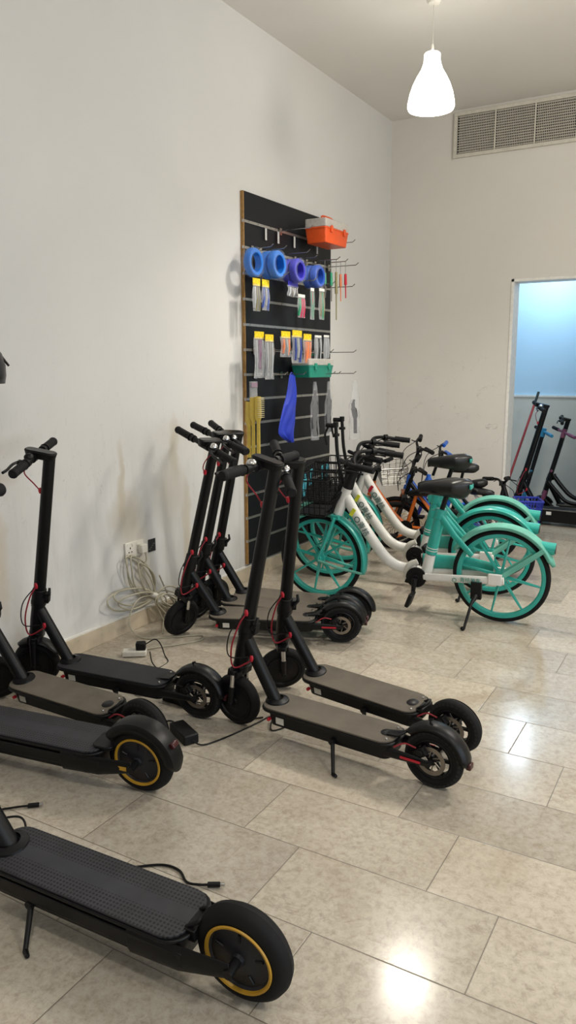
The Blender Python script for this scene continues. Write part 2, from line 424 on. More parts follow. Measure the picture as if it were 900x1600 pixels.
# back room
YN0 = YB+WT
struct('wall_far', MB().box(((XN0+XN1)/2, YN+.1, ZN/2), (XN1-XN0, .2, ZN)), M_BLUEWALL)
struct('wall_far_left', MB().box((XN0-.1, (YN0+YN)/2, ZN/2), (.2, YN-YN0+.2, ZN)), M_BLUEWALL)
struct('wall_far_right', MB().box((XN1+.1, (YN0+YN)/2, ZN/2), (.2, YN-YN0+.2, ZN)), M_BLUEWALL)
struct('ceiling_far', MB().box(((XN0+XN1)/2, (YN0+YN)/2, ZN+.05), (XN1-XN0+.4, YN-YN0+.2, .1)), M_CEIL)
struct('trim_2', MB().box(((XN0+XN1)/2, YN-.008, .566), (XN1-XN0, .016, 1.13)), M_TILEWALL)
struct('trim_3', MB().box(((XN0+XN1)/2, YN-.014, 1.14), (XN1-XN0, .028, .018)), M_WHITE)

# ------------------------------------------------------------------ pendant lamp
def pendant():
    t = thing('pendant_lamp', 'glowing white bell-shaped pendant lamp hanging from the ceiling on a thin cord', 'lamp', (LAMP[0], LAMP[1], ZC))
    prof = [(.0, -.085), (.018, -.085), (.034, -.078), (.044, -.055), (.048, -.01), (.048, 0)]
    MB().lathe(prof, axis='Z', seg=32).build('ceiling_rose', mat('lamp_white', '#e8e4da', .4), t)
    MB().cyl((0, 0, -.08), (0, 0, -.335), .0022, seg=8).build('cord', OFFW, t)
    MB().cyl((0, 0, -.29), (0, 0, -.345), .006, .011, seg=12).build('cord_grip', OFFW, t)
    g = NT('glowing_shade'); g.p.inputs['Base Color'].default_value = hexc('#f4f1e6')
    g.p.inputs['Emission Color'].default_value = (1, .96, .86, 1); g.p.inputs['Emission Strength'].default_value = 4.2
    z0 = -.335; H = .30
    pr = [(.0, 0), (.040, 0), (.047, -.008), (.047, -.035), (.050, -.055), (.062, -.088), (.085, -.125), (.108, -.17), (.124, -.215), (.134, -.262), (.136, -.285), (.130, -.30),
          (.127, -.297), (.130, -.282), (.119, -.215), (.080, -.125), (.045, -.055), (.042, -.01), (0, -.006)]
    MB().lathe([(r, z0+h) for r, h in pr], axis='Z', seg=48).build('lamp_shade', g.m, t)
    b = NT('glowing_bulb'); b.p.inputs['Emission Color'].default_value = (1, .95, .84, 1); b.p.inputs['Emission Strength'].default_value = 20
    pb = [(0, -.07), (.014, -.07), (.015, -.10), (.03, -.135), (.033, -.16), (.022, -.185), (0, -.195)]
    MB().lathe([(r, z0+h) for r, h in pb], axis='Z', seg=24).build('bulb', b.m, t)
    light('pendant_light', 'SPOT', (LAMP[0], LAMP[1], ZC-.335-.24), 60, WARM, 0.10, spread=140)
pendant()

# ------------------------------------------------------------------ air vent
def vent():
    x0, x1, z0, z1 = -2.235, -0.27, 3.16, 3.515
    t = thing('air_vent', 'long white wall air vent with fine grid panels under the ceiling', 'vent', ((x0+x1)/2, YB, z0))
    hx = (x1-x0)/2; h = z1-z0
    fm = mat('vent_cream_metal', '#cdc7ba', .45)
    mb = MB(); e = .028
    mb.box((0, -.012, e/2), (2*hx, .024, e)).box((0, -.012, h-e/2), (2*hx, .024, e))
    mb.box((-hx+e/2, -.012, h/2), (e, .024, h-2*e)).box((hx-e/2, -.012, h/2), (e, .024, h-2*e))
    mb.build('frame', fm, t, bevel=.002)
    MB().box((0, -.002, h/2), (2*hx-2*e, .003, h-2*e)).build('backing', mat('vent_shadow_sheet', '#1b1a18', .8), t)
    n = 6; wv = (2*hx-2*e)/n
    for i in range(1, n): MB().box((-hx+e+i*wv, -.013, h/2), (.011, .022, h-2*e)).build('mullion', fm, t)
    gm = mat('vent_grille_metal', '#c4bfb2', .5)
    for i in range(n):
        mb = MB(); a = -hx+e+i*wv+.006; b = a+wv-.012
        for k in range(15): z = e+(k+.5)*(h-2*e)/15; mb.box(((a+b)/2, -.014, z), (b-a, .007, .0055))
        for k in range(1, 22): x = a+(b-a)*k/22; mb.box((x, -.009, h/2), (.0045, .007, h-2*e))
        mb.build('grid_panel', gm, t)
vent()

# ------------------------------------------------------------------ electric scooters
def fender_mb(c, r, a0, a1, half, lip, n=28):
    """arched mudguard around a Y axis; angles from +x towards +z"""
    mb = MB(); prof = [(-half, -lip), (-half, -lip*.3), (-half*.8, 0.002), (-half*.3, .005), (half*.3, .005), (half*.8, .002), (half, -lip*.3), (half, -lip)]
    vs = []; m = len(prof)
    for i in range(n+1):
        t = i/n; q = a0+(a1-a0)*t; k = min(1, t*9+.35, (1-t)*9+.45)
        for y, h in prof:
            rr = r+h*(1 if h > 0 else k); vs.append(V((c[0]+rr*math.cos(q), c[1]+y*k, c[2]+rr*math.sin(q))))
    fs = [(i*m+j, i*m+j+1, (i+1)*m+j+1, (i+1)*m+j) for i in range(n) for j in range(m-1)]
    return mb.add(vs, fs)
def tyre_mb(c, Rr, tr, seg=56, tread=False, sq=1.0):
    prof = []
    for k in range(13):
        q = 2*PI*k/12; prof.append((Rr-tr+tr*math.cos(q), tr*sq*math.sin(q)))
    mb = MB().lathe(prof, c, 'Y', seg)
    if tread:
        for k in range(36):
            q = 2*PI*k/36
            for s_ in (-1, 1):
                a = V((c[0]+(Rr+.0005)*math.cos(q), c[1], c[2]+(Rr+.0005)*math.sin(q)))
                q2 = q+.10; b = V((c[0]+(Rr-.010)*math.cos(q2), c[1]+s_*tr*.8*sq, c[2]+(Rr-.010)*math.sin(q2)))
                mb.tube([a, b], .0018, 4)
    return mb
def hub_disc_mb(c, r, w_, seg=40):
    p = [(0, -w_*.62), (.016, -w_*.62), (.018, -w_*.48), (r*.42, -w_*.46), (r*.5, -w_*.40), (r*.86, -w_*.36), (r*.92, -w_*.46), (r, -w_*.46), (r, w_*.46), (r*.92, w_*.46), (r*.86, w_*.36), (r*.5, w_*.40), (r*.42, w_*.46), (.018, w_*.48), (.016, w_*.62), (0, w_*.62)]
    return MB().lathe(p, c, 'Y', seg)

def make_scooter(label, x, y, heading, lean, steer, style='slim', mat_top=None, fender=True, cables=True, susp=True, kick=True, spokes=True, group=None, stemmat=None, barmat=None, reg=True, tail=True):
    t = thing('electric_scooter', label, 'scooter', (x, y, 0), heading, group, rx=lean)
    SM = stemmat or BLK; BM = barmat or BLKP
    big = style == 'max'
    if big: wb, Rw, tr, dx0, dx1, hw, zb, zt = 1.0, .124, .0285, .118, .79, .085, .072, .160
    else: wb, Rw, tr, dx0, dx1, hw, zb, zt = .86, .108, .022, .125, .705, .077, .082, .150
    Sb = V((wb-.022, 0, Rw*2+.035)); St = V((wb-.235, 0, 1.085)); ax = (St-Sb).normalized()
    S = Matrix.Translation(Sb) @ Matrix.Rotation(steer, 4, ax) @ Matrix.Translation(-Sb)
    def at(z): return Sb+ax*((z-Sb.z)/ax.z)
    def st(o): o.matrix_local = S; return o
    side = V((0, 1, 0)); fwd = side.cross(ax).normalized()     # forward, square to the stem
    if fwd.x < 0: fwd = -fwd
    Rm = Matrix((fwd, side, ax)).transposed()
    # ---- deck
    top = rrect(dx0, dx1, -hw, hw, .055)
    mb = MB(); mb.prism(rrect(dx0+.01, dx1-.035, -hw+.012, hw-.012, .03), zb, zt-.012, .96, c=((dx0+dx1)/2, 0)); mb.prism(top, zt-.014, zt-.004)
    if big:
        for s_ in (-1, 1): mb.box(((dx0+dx1)/2-.03, s_*(hw-.009), zt-.045), (dx1-dx0-.06, .012, .040))
    dk = mb.build('deck', BLK, t, bevel=.003)
    mp = MB().prism(rrect(dx0+.012, dx1-.006, -hw+.005, hw-.005, .05), zt-.004, zt+.003).build('grip_mat', mat_top or MAT_GREY, dk, bevel=.0015)
    if mat_top is not None and big or mat_top is MAT_BLK: mp['label'] = 'black textured foot mat'
    else: mp['label'] = 'dusty grey foot mat'
    if not big:
        sb = MB()
        sb.box((dx1-.10, hw-.0112, .108), (.035, .002, .026)).build('sticker', OFFW, dk)
        sb = MB(); sb.cyl((dx1-.05, hw-.016, .105), (dx1-.05, hw-.004, .105), .007).build('charging_port_cap', RED, dk)
        MB().lathe([(.0, .006), (.02, .006), (.026, .002), (.026, 0)], (dx0+.055, 0, zt), 'Z', 20).build('tail_hook_plate', DKMET, dk)
        for s_ in (-1, 1): MB().lathe([(0, .0045), (.004, .0045), (.005, 0)], (dx0+.035, s_*.045, zt+.003), 'Z', 10).build('screw', CHR, dk)
    # ---- swing arms to the rear axle
    for s_ in (-1, 1):
        mb = MB()
        if big:
            mb.tube([(dx0+.16, s_*(hw-.014), .108), (dx0+.02, s_*(hw-.012), .112), (0.0, s_*.062, Rw)], [.040, .036, .021], 12, flat=(1, .30))
            a = mb.build('rear_arm', BLK, t, bevel=.001)
            q = MB().box((.055, s_*.071, .122), (.075, .004, .014), Matrix.Rotation(R(-3), 3, 'Y')).build('reflector', YEL if style == 'max' else RED, a)
            q['label'] = 'amber side reflector' 
            if not fender: bpy.data.objects.remove(q)
        else:
            mb.tube([(dx0+.06, s_*.055, .112), (dx0-.03, s_*.053, .112), (0, s_*.048, Rw)], [.021, .018, .012], 10, flat=(1, .45))
            a = mb.build('rear_arm', BLK, t)
            if reg:
                q = MB().box((.062, s_*.0625, .112), (.075, .003, .008)).build('reflector', RED, a); q['label'] = 'red side strip'
    # ---- rear wheel
    if big:
        ty = tyre_mb((0, 0, Rw), Rw, tr, sq=1.05).build('rear_wheel', RUB, t)
        hub_disc_mb((0, 0, Rw), Rw-tr*1.25, .058).build('hub', mat('dark_hub', '#24252a', .42, .3), ty)
        for s_ in (-1, 1):
            rg = MB().lathe([(.0800, s_*.0270), (.0820, s_*.0330), (.0870, s_*.0340), (.0890, s_*.0300)], (0, 0, Rw), 'Y', 56).build('rim_ring', YEL, ty); rg['label'] = 'yellow rim ring'
        for s_ in (-1, 1):
            mb = MB()
            for k in range(5):
                q = 2*PI*k/5+.4; d = V((math.cos(q), 0, math.sin(q))); c = V((0, s_*.0235, Rw))
                mb.tube([c+d*.045, c+d*.066], .003, 6)
            mb.build('hub_rib', DKMET, ty)
        MB().cyl((0, -.075, Rw), (0, .075, Rw), .012).build('axle', DKMET, ty)
    else:
        ty = tyre_mb((0, 0, Rw), Rw, tr, sq=1.05).build('rear_wheel', RUB, t)
        mb = MB()
        for s_ in (-1, 1):
            mb = MB(); mb.lathe([(Rw-.019, s_*.0205), (Rw-.012, s_*.0222), (Rw-.006, s_*.0200)], (0, 0, Rw), 'Y', 56)
            mb.build('tread_hole_band', M_HOLES, ty)
        mb = MB(); ri = Rw-tr*1.75
        mb.lathe([(ri-.008, -.016), (ri, -.019), (ri+.004, -.017), (ri+.004, .017), (ri, .019), (ri-.008, .016), (ri-.008, -.016)], (0, 0, Rw), 'Y', 40)
        for k in range(6):
            q = 2*PI*k/6; d = V((math.cos(q), 0, math.sin(q))); c = V((0, 0, Rw)); mb.tube([c+d*.012, c+d*(ri-.004)], .0075, 8, flat=(1, 1))
        mb.cyl((0, -.024, Rw), (0, .024, Rw), .018)
        mb.build('rim', DKMET, ty)
        mb = MB(); yd = .026
        mb.lathe([(.036, yd), (.052, yd), (.052, yd+.002), (.036, yd+.002), (.036, yd)], (0, 0, Rw), 'Y', 40)
        for k in range(6):
            q = 2*PI*k/6; c = V((0, yd+.001, Rw)); mb.tube([c+V((math.cos(q), 0, math.sin(q)))*.014, c+V((math.cos(q+.5), 0, math.sin(q+.5)))*.038], .0025, 6)
        dd = mb.build('brake_disc', DISC, ty); dd['label'] = 'silver brake disc'
        mb = MB(); mb.box((.035, .034, Rw+.028), (.045, .026, .032), Matrix.Rotation(R(35), 3, 'Y')); mb.cyl((.035, .03, Rw+.03), (.035, .052, Rw+.03), .012)
        mb.build('brake_caliper', BLKP, t, bevel=.002)
        MB().cyl((0, -.058, Rw), (0, .058, Rw), .008).build('axle', DKMET, ty)
        MB().tube(spline([(.13, .05, .135), (.09, .045, .158), (.05, .04, .15)]), .003, 6).build('brake_hose', REDC if reg else BLKP, t)
    if fender:
        fr = Rw+(.018 if big else .016)
        a0, a1 = (R(28), R(186)) if big else (R(38), R(178))
        fm = fender_mb((0, 0, Rw), fr, a0, a1, .040 if big else .031, .028 if big else .017).build('rear_fender', BLK, t, solid=.003)
        if big:
            q = R(150); c = V((fr*math.cos(q), 0, Rw+fr*math.sin(q)))
            MB().box(c+V((-.008, 0, .006)), (.02, .034, .022), Matrix.Rotation(-R(60), 3, 'Y')).build('tail_light', mat('dark_red_lens', '#3a0b0d', .3), fm, bevel=.004)
            MB().prism(rrect(dx0-.03, dx0+.05, -.05, .05, .02), zt-.002, zt+.012).build('fender_foot', BLK, fm, bevel=.003)
        else:
            mb = MB(); q = R(38); c = V((fr*math.cos(q), 0, Rw+fr*math.sin(q)))
            mb.tube([c, V((dx0+.0, 0, zt+.014)), V((dx0+.05, 0, zt+.006))], [.02, .024, .02], 10, flat=(.22, 1)); mb.build('fender_tongue', BLK, fm)
            if tail:
                q = R(176); c = V((fr*math.cos(q)-.004, 0, Rw+fr*math.sin(q)))
                MB().box(c, (.018, .03, .022)).build('tail_light', mat('dark_red_lens', '#3a0b0d', .3), fm, bevel=.004)
                q = R(84); c = V((fr*math.cos(q), 0, Rw+fr*math.sin(q)+.004)); 
                MB().tube([c, c+V((.004, 0, .012)), c+V((-.008, 0, .016))], .004, 8).build('lock_hook', BLKP, fm)
    else:
        mb = MB(); mb.tube(spline([(dx0+.02, .03, zt), (dx0-.012, .02, zt+.022), (dx0-.012, -.02, zt+.022), (dx0+.02, -.03, zt)]), .006, 8); mb.box((dx0+.005, 0, zt-.01), (.03, .08, .03))
        mb.build('fender_stub', BLKP, t, bevel=.002)
    # ---- neck, column, stem
    zj = .39 if not big else .44
    p0 = at(zj); p1 = V((dx1-.045, 0, zt-.005))
    nr = .0255 if not big else .033
    MB().tube([p0+V((.01, 0, .02)), p1+V((0, 0, -.01))], nr, 20).build('neck_tube', SM, t)
    MB().lathe([(nr+.022, 0), (nr+.020, .006), (nr+.004, .012), (nr, .014)], (p1.x, 0, zt+.002), 'Z', 24).build('neck_collar', BLK, t)
    mb = MB(); zc0 = Rw*2+.03; mb.tube([at(zc0), at(zj-.05), at(zj+.02)], [.030, .031, .029], 20); mb.tube([at(zj+.018), at(zj+.032)], [.034, .034], 20)
    mb.build('head_tube', SM, t)
    zc = zj+.055
    c = at(zc)
    mb = MB(); mb.tube([at(zc-.025), at(zc+.035)], [.033, .030], 18); mb.box(c-fwd*.035, (.024, .030, .046), Rm)
    mb.tube([c-fwd*.03+side*.018, c-fwd*.05+side*.02+ax*.03, c-fwd*.046+side*.01+ax*.055], [.009, .008, .006], 8)
    st(mb.build('folding_latch', BLKP, t, bevel=.002))
    top_z = 1.075
    sr = .0245 if not big else .029
    mb = MB(); mb.tube([at(zc+.02), at(top_z-.06), at(top_z)], [sr+.002, sr, sr], 20)
    stem = st(mb.build('stem', SM, t))
    hc = at(top_z); hx = .062
    mb = MB()
    poly = rrect(-.030, .105, -.026, .026, .022)
    mb.prism(poly, -.020, .012, .86, org=hc+ax*.012, ux=fwd, uy=side, c=(.03, 0))
    o = mb.build('stem_head', BLK, t, bevel=.004); st(o)
    MB().prism(rrect(-.024, .098, -.021, .021, .018), .0, .002, org=hc+ax*.0245, ux=fwd, uy=side).build('display', mat('display_glass', '#0a0b0d', .22), o)
    bc = hc+fwd*hx+ax*(-.006)
    # ---- handlebar
    mb = MB(); L = .225 if not big else .24
    mb.tube([bc-side*L, bc-side*.05, bc+side*.05, bc+side*L], .0135, 14); mb.cyl(bc-side*.034, bc+side*.034, .019)
    hb = st(mb.build('handlebar', BM, t))
    for s_ in (-1, 1):
        a, b = bc+side*s_*(L-.105), bc+side*s_*(L+.010); mb = MB(); N = 15
        pts = [a.lerp(b, k/N) for k in range(N+1)]; rr = [.0185 if k % 2 else .0172 for k in range(N+1)]; rr[0] = .021; rr[-1] = .0165; rr[-2] = .0195
        mb.tube(pts, rr, 16); mb.build('grip', GRIP, hb)
    pv = bc+side*.088
    mb = MB(); mb.tube([pv-side*.015, pv+side*.015], .019, 12); mb.box(pv+fwd*.02-ax*.004, (.03, .026, .018), Rm)
    mb.build('lever_clamp', BLKP, hb, bevel=.002)
    mb = MB(); mb.tube(spline([pv+fwd*.03, pv+fwd*.045+side*.03-ax*.006, pv+fwd*.046+side*.08-ax*.012, pv+fwd*.05+side*.115-ax*.014]), [.006]*19, 8, flat=(1, 1)); mb.build('brake_lever', DKMET, hb)
    pb = bc+side*.065
    MB().lathe([(0, .034), (.01, .033), (.018, .026), (.02, .018), (.017, .014)], pb-fwd*.004, 'Z', 16).build('bell', CHR if susp else BLKP, hb)
    pt_ = bc-side*.10-fwd*.018-ax*.008
    mb = MB(); mb.tube([bc-side*.088, bc-side*.105], .019, 12); mb.tube([pt_+fwd*.01, pt_-fwd*.02-ax*.014], [.010, .006], 8, flat=(1, 1)); mb.build('throttle', BLKP, hb)
    # ---- fork and front wheel
    fc = V((wb, 0, Rw)); crown = at(Rw*2+.026)
    mb = MB(); mb.box(crown, (.05, .10, .030), Rm); mb.cyl(crown, crown+ax*.03, .032)
    legs = []
    for s_ in (-1, 1):
        a = crown+side*s_*.046; b = V((fc.x, s_*.046, fc.z))
        mb.tube([a+ax*.02, a], .016, 12)
        if susp:
            mb.tube([a.lerp(b, .42), a.lerp(b, 1.0), b+(b-a).normalized()*.012], [.0125, .0115, .010], 12); legs.append((a, b))
        else:
            mb.tube([a, a.lerp(b, .5), b], [.016, .013, .012], 12)
        mb.cyl(b-side*s_*.012, b+side*s_*.014, .011)
    fk = st(mb.build('fork', BLK, t, bevel=.002))
    for a, b in legs: 
        q = MB().cyl(a, a.lerp(b, .45), .0105).build('suspension_sleeve', CHR, fk); q['label'] = 'chrome suspension sleeve'
    fwh = st(tyre_mb(fc, Rw, tr, sq=1.05).build('front_wheel', RUB, t))
    hub_disc_mb(fc, Rw-tr*1.3, .056).build('hub', mat('dark_hub', '#24252a', .42, .3) if big else BLKP, fwh)
    if big:
        for s_ in (-1, 1): MB().lathe([(.0800, s_*.0270), (.0820, s_*.0330), (.0870, s_*.0340), (.0890, s_*.0300)], fc, 'Y', 48).build('rim_ring', YEL, fwh)
    mb = MB(); mb.add(fender_mb(fc, Rw+.012, R(55), R(160), .030, .012).v, fender_mb(fc, Rw+.012, R(55), R(160), .030, .012).f)
    if not susp: st(mb.build('front_fender', BLK, t, solid=.003))
    # ---- cables
    if cables:
        cm = REDC if cables == 'red' else BLKP
        up_pts = [bc+side*.07-ax*.01, bc+side*.05+fwd*.02-ax*.06, hc+fwd*.055+side*.01-ax*.12, at(.93)+fwd*.03]
        st(MB().tube(spline(up_pts), .0028, 8).build('upper_brake_cable', cm, t))
        st(MB().lathe([(0, .012), (.008, .010), (.010, 0), (.008, -.012), (0, -.014)], at(.93)+fwd*.027, 'Z', 12).build('cable_grommet', RED if cables == 'red' else BLKP, t))
        lo = [at(zj+.11)+side*.026, at(zj+.06)+side*.05+fwd*.01, at(zj-.04)+side*.06+fwd*.018, at(zj-.12)+side*.045, p0.lerp(p1, .30)+side*.02+V((0, 0, -.01))]
        MB().tube(spline(lo), .0034, 8).build('lower_brake_cable', cm, t)
        lo2 = [at(zj+.115)+side*.024, at(zj+.03)+side*.07+fwd*.03, at(zj-.07)+side*.065+fwd*.02, p0.lerp(p1, .28)+side*.024]
        MB().tube(spline(lo2), .0026, 8).build('motor_cable', BLKP, t)
        for c in (at(zj+.115)+side*.024, p0.lerp(p1, .30)+side*.022):
            MB().tube([c+V((0, 0, .012)), c, c-V((0, 0, .014))], [.006, .010, .006], 10).build('cable_plug', RED if cables == 'red' else BLKP, t)
    if kick:
        kx = (.37 if not big else .60); ky = hw-.012; foot = V((kx-.045, ky+.075, 0)); 
        # drop to the real floor under a leaning body
        fz = -(foot.y*math.sin(lean))/math.cos(lean)+.007
        foot.z = fz
        mb = MB(); a = V((kx, ky, zb+.012)); mb.cyl(a-side*.012, a+side*.012, .012); mb.tube([a, a.lerp(foot, .6), foot], [.0085, .007, .0065], 10)
        mb.tube([foot, foot+V((-.02, .012, .004+.012*math.tan(-lean)*-1))], [.0075, .006], 8)
        mb.build('kickstand', BLKP, t)
    return t

SLIM = [
 ('scooter with grey deck and glossy rear fender, nearer of the pair mid-floor', -.788, 2.370, 3.064, -.053, .02, dict(cables='red')),
 ('scooter with grey deck and no rear fender, farther of the pair mid-floor', -.800, 2.655, 2.962, -.17, .85, dict(cables='red', fender=False)),
 ('black-decked electric scooter by the left wall, in front of the white cable', -1.815, 2.405, 3.245, -.10, .37, dict(cables='red', mat_top=MAT_BLK, susp=False, reg=False)),
 ('grey-decked electric scooter with bare rear wheel, between two other scooters at left', -1.825, 2.085, 3.12, -.17, .75, dict(cables='red', fender=False, kick=False)),
 ('black electric scooter, nearest of the three parked side by side before the slatwall board', -1.700, 3.500, 3.555, -.145, .87, dict(cables='red')),
 ('black electric scooter, middle of the three parked side by side before the slatwall board', -1.730, 3.590, 3.36, -.07, 1.05, dict(cables='red', kick=False)),
 ('black electric scooter, farthest of the three parked side by side before the slatwall board', -1.745, 3.745, 3.33, -.12, .85, dict(cables='red', kick=False, tail=False)),
]
for lb, x, y, h, l, s, k in SLIM: make_scooter(lb, x, y, h, l, s, **k)
make_scooter('big black electric scooter with dotted deck, rear fender and yellow wheel ring, at left', -1.650, 1.858, R(188.5), -.11, .15, style='max', mat_top=MAT_DOT, cables='black', susp=False)
make_scooter('big black electric scooter with yellow-ringed fenderless rear wheel, closest at bottom left', -.858, 1.288, R(182.0), -.09, .1, style='max', mat_top=MAT_DOT, fender=False, cables='black', susp=False)

# ------------------------------------------------------------------ share bikes
def spoke_wheel(t, name, c, Rw, S=None, teal=TEAL, n=8):
    ty = tyre_mb(c, Rw, .0185, seg=64).build(name, RUB, t)
    if S is not None: ty.matrix_local = S
    ri = Rw-.030
    mb = MB(); mb.lathe([(ri-.020, -.010), (ri-.014, -.0165), (ri+.004, -.0175), (ri+.008, -.012), (ri+.008, .012), (ri+.004, .0175), (ri-.014, .0165), (ri-.020, .010), (ri-.020, -.010)], c, 'Y', 64)
    mb.build('rim', teal, ty)
    mb = MB(); C = V(c)
    for k in range(n):
        q = 2*PI*k/n+.2; d = V((math.cos(q), 0, math.sin(q)))
        for s_ in (-1, 1):
            q2 = q+s_*.0; mb.tube([C+d*.028+V((0, s_*.012, 0)), C+d*(ri-.014)+V((0, s_*.002, 0))], [.0085, .0055], 6)
    mb.build('spokes', teal, ty)
    MB().lathe([(0, -.045), (.014, -.045), (.018, -.03), (.034, -.026), (.038, -.012), (.038, .012), (.034, .026), (.018, .03), (.014, .045), (0, .045)], c, 'Y', 24).build('hub', teal, ty)
    return ty
def wire_basket(mb, c, sx, sy_, sz, rot=None, nx=6, ny=7, nz=4, r=.0028):
    """open wire basket, slightly wider at the top"""
    def P(u, v, z): k = .86+.14*z; return V(c)+V(((u-.5)*sx*k, (v-.5)*sy_*k, z*sz))
    for k in range(nz+1):
        z = k/nz; mb.tube([P(0, 0, z), P(1, 0, z), P(1, 1, z), P(0, 1, z)], r*(1.7 if k == nz else 1), 6, closed=True)
    for i in range(nx+1):
        u = i/nx; mb.tube([P(u, 0, 1), P(u, 0, 0), P(u, 1, 0), P(u, 1, 1)], r, 5)
    for i in range(ny+1):
        v = i/ny; mb.tube([P(0, v, 1), P(0, v, 0), P(1, v, 0), P(1, v, 1)], r, 5)
def saddle_mb(c, L=.27, W=.17, hgt=.07):
    mb = MB(); C = V(c); n = 12; sec = 14; vs = []
    for i in range(n+1):
        u = i/n                     # 0 = rear, 1 = nose
        wd = W/2*(math.sin(PI*min(1, (u+.12)*1.35)/2) if u < .3 else 1)*(1-.76*min(1, max(0, (u-.28)/.5))**.8)
        if u > .93: wd *= .65
        wd *= min(1, .42+u*6.5); hz = min(1, .35+u*5)
        zz = .012*math.cos(u*PI)*1.2-(0.012 if u > .93 else 0)
        for k in range(sec):
            q = 2*PI*k/sec; h = math.sin(q)
            vs.append(C+V((-L/2+u*L, wd*math.cos(q), zz+hz*(h*(.034 if u < .5 else .034-.02*(u-.5)) if h > 0 else h*hgt*(1-.68*u)))))
    fs = [(i*sec+k, i*sec+(k+1) % sec, (i+1)*sec+(k+1) % sec, (i+1)*sec+k) for i in range(n) for k in range(sec)]
    fs += [tuple(range(sec)), tuple(n*sec+k for k in reversed(range(sec)))]
    return mb.add(vs, fs)

def make_share_bike(label, x, y, heading, lean, steer, group=None, mast=True, sticker=True, fend=None, barturn=0.0, sdz=0.0):
    t = thing('share_bike', label, 'bicycle', (x, y, 0), heading, rx=lean)
    wb, Rw = 1.10, .272
    rc, fc = V((0, 0, Rw)), V((wb, 0, Rw)); side = V((0, 1, 0))
    hb_, ht = V((.975, 0, .575)), V((.915, 0, .735)); ax = (ht-hb_).normalized()
    S = Matrix.Translation(hb_) @ Matrix.Rotation(steer, 4, ax) @ Matrix.Translation(-hb_)
    def st(o, ex=0.0):
        o.matrix_local = S if not ex else Matrix.Translation(hb_) @ Matrix.Rotation(steer+ex, 4, ax) @ Matrix.Translation(-hb_); return o
    rw = spoke_wheel(t, 'rear_wheel', rc, Rw); spoke_wheel(t, 'front_wheel', fc, Rw, S)
    # white frame: head tube, swooping down tube, bottom beam
    mb = MB(); mb.tube([hb_-ax*.02, ht], [.030, .031], 20)
    dt = spline([hb_+ax*.11, (.855, 0, .545), (.77, 0, .425), (.70, 0, .335), (.645, 0, .285), (.58, 0, .262), (.49, 0, .258)], 8)
    mb.tube(dt, [.031]*len(dt), 18, flat=(1.05, .85))
    fr = mb.build('frame', WHT, t)
    mb = MB(); mb.tube([(.43, 0, .235), (.405, 0, .36)], [.034, .031], 16); mb.tube([(.49, 0, .255), (.43, 0, .235)], .030, 14); mb.build('seat_tube_base', WHT, fr)
    for s_ in (-1, 1):
        mb = MB(); a = V((.43, s_*.050, .232)); b = V((.0, s_*.068, .262))
        d = (b-a).normalized(); q = Matrix.Rotation(-math.atan2(d.z, -d.x)*-1, 3, 'Y')
        mb.tube([V((.46, s_*.02, .235)), a, b, b+d*.03], [.020, .024, .024, .022], 12, flat=(1, .45)); mb.box(b+V((.02, s_*.002, .006)), (.075, .020, .062))
        cs = mb.build('chain_stay', WHT, fr, bevel=.003)
        if s_ == 1:
            text_mesh('青桔单车', .030, 'lettering', mat('print_teal', '#3e8f80', .5), cs, frame((.155, .0805, .249), (-1, 0, .035), (0, 0, 1)))
            MB().lathe([(.009, 0), (.013, 0), (.013, .001), (.009, .001)], (.245, .0795, .243), 'Y', 20).build('logo', mat('print_teal', '#3e8f80', .5), cs)
    # lettering down the down tube
    for s_ in (1,):
        d = (V((.80, 0, .425))-V((.87, 0, .53))).normalized()
        nrm = d.cross(side)
        text_mesh('青桔', .048, 'lettering', mat('print_dark', '#56736d', .5), fr, frame((.812, .0285, .482), -d if False else d, V((0, 0, 1))))
        MB().lathe([(.013, 0), (.019, 0), (.019, .0015), (.013, .0015)], (.850, .0275, .537), 'Y', 20).build('logo', mat('print_dark', '#56736d', .5), fr)
        st_ = MB().box((.878, .029, .580), (.050, .004, .022), Matrix.Rotation(R(57), 3, 'Y')).build('sticker', mat('sticker_yellow', '#d6d935', .5) if sticker == 1 else RED, fr)
        st_['label'] = 'yellow sticker' if sticker == 1 else 'dark red sticker'
    # teal seat tube, lug and stays
    mb = MB(); a, b = V((.402, 0, .365)), V((.352, 0, .605))
    mb.tube([a, b], [.034, .031], 18)
    tst = mb.build('seat_tube', TEAL, t)
    mb = MB(); d = (b-a).normalized()
    for k in (.02, .035): mb.tube([a+d*k, a+d*(k+.005)], .0352, 18)
    mb.build('band', WHT, tst)
    mb = MB(); mb.tube([b-d*.03, b+d*.03], [.036, .034], 18); mb.box(b+V((.03, 0, 0)), (.05, .04, .05), Matrix.Rotation(R(12), 3, 'Y')); mb.build('seat_clamp', TEAL, tst, bevel=.006)
    for s_ in (-1, 1):
        mb = MB(); mb.tube([b+V((-.005, s_*.022, -.01)), V((.26, s_*.036, .49)), V((.155, s_*.046, .385))], [.016, .015, .013], 12, flat=(1.3, .6)); mb.build('seat_stay', TEAL, t)
    # saddle and post
    mb = MB(); top = V((.312+sdz*-.25, 0, .735+sdz)); mb.tube([b, top], .0145, 14); sp_ = mb.build('seat_post', BLKP, t)
    sd = saddle_mb((.325, 0, .775+sdz), .30, .19, .105).build('saddle', mat('saddle_vinyl', '#101112', .38), t, sub=1)
    mb = MB(); mb.box((.18, 0, .775+sdz), (.012, .065, .026)); q = mb.build('saddle_badge', TEAL, sd, bevel=.004)
    mb = MB(); mb.tube([(.40, .025, .735+sdz), (.31, .028, .722+sdz), (.22, .035, .745+sdz)], .004, 6); mb.tube([(.40, -.025, .735+sdz), (.31, -.028, .722+sdz), (.22, -.035, .745+sdz)], .004, 6); mb.build('saddle_rail', DKMET, sd)
    # rear fender, stay, tail light
    F = fend or TEALD
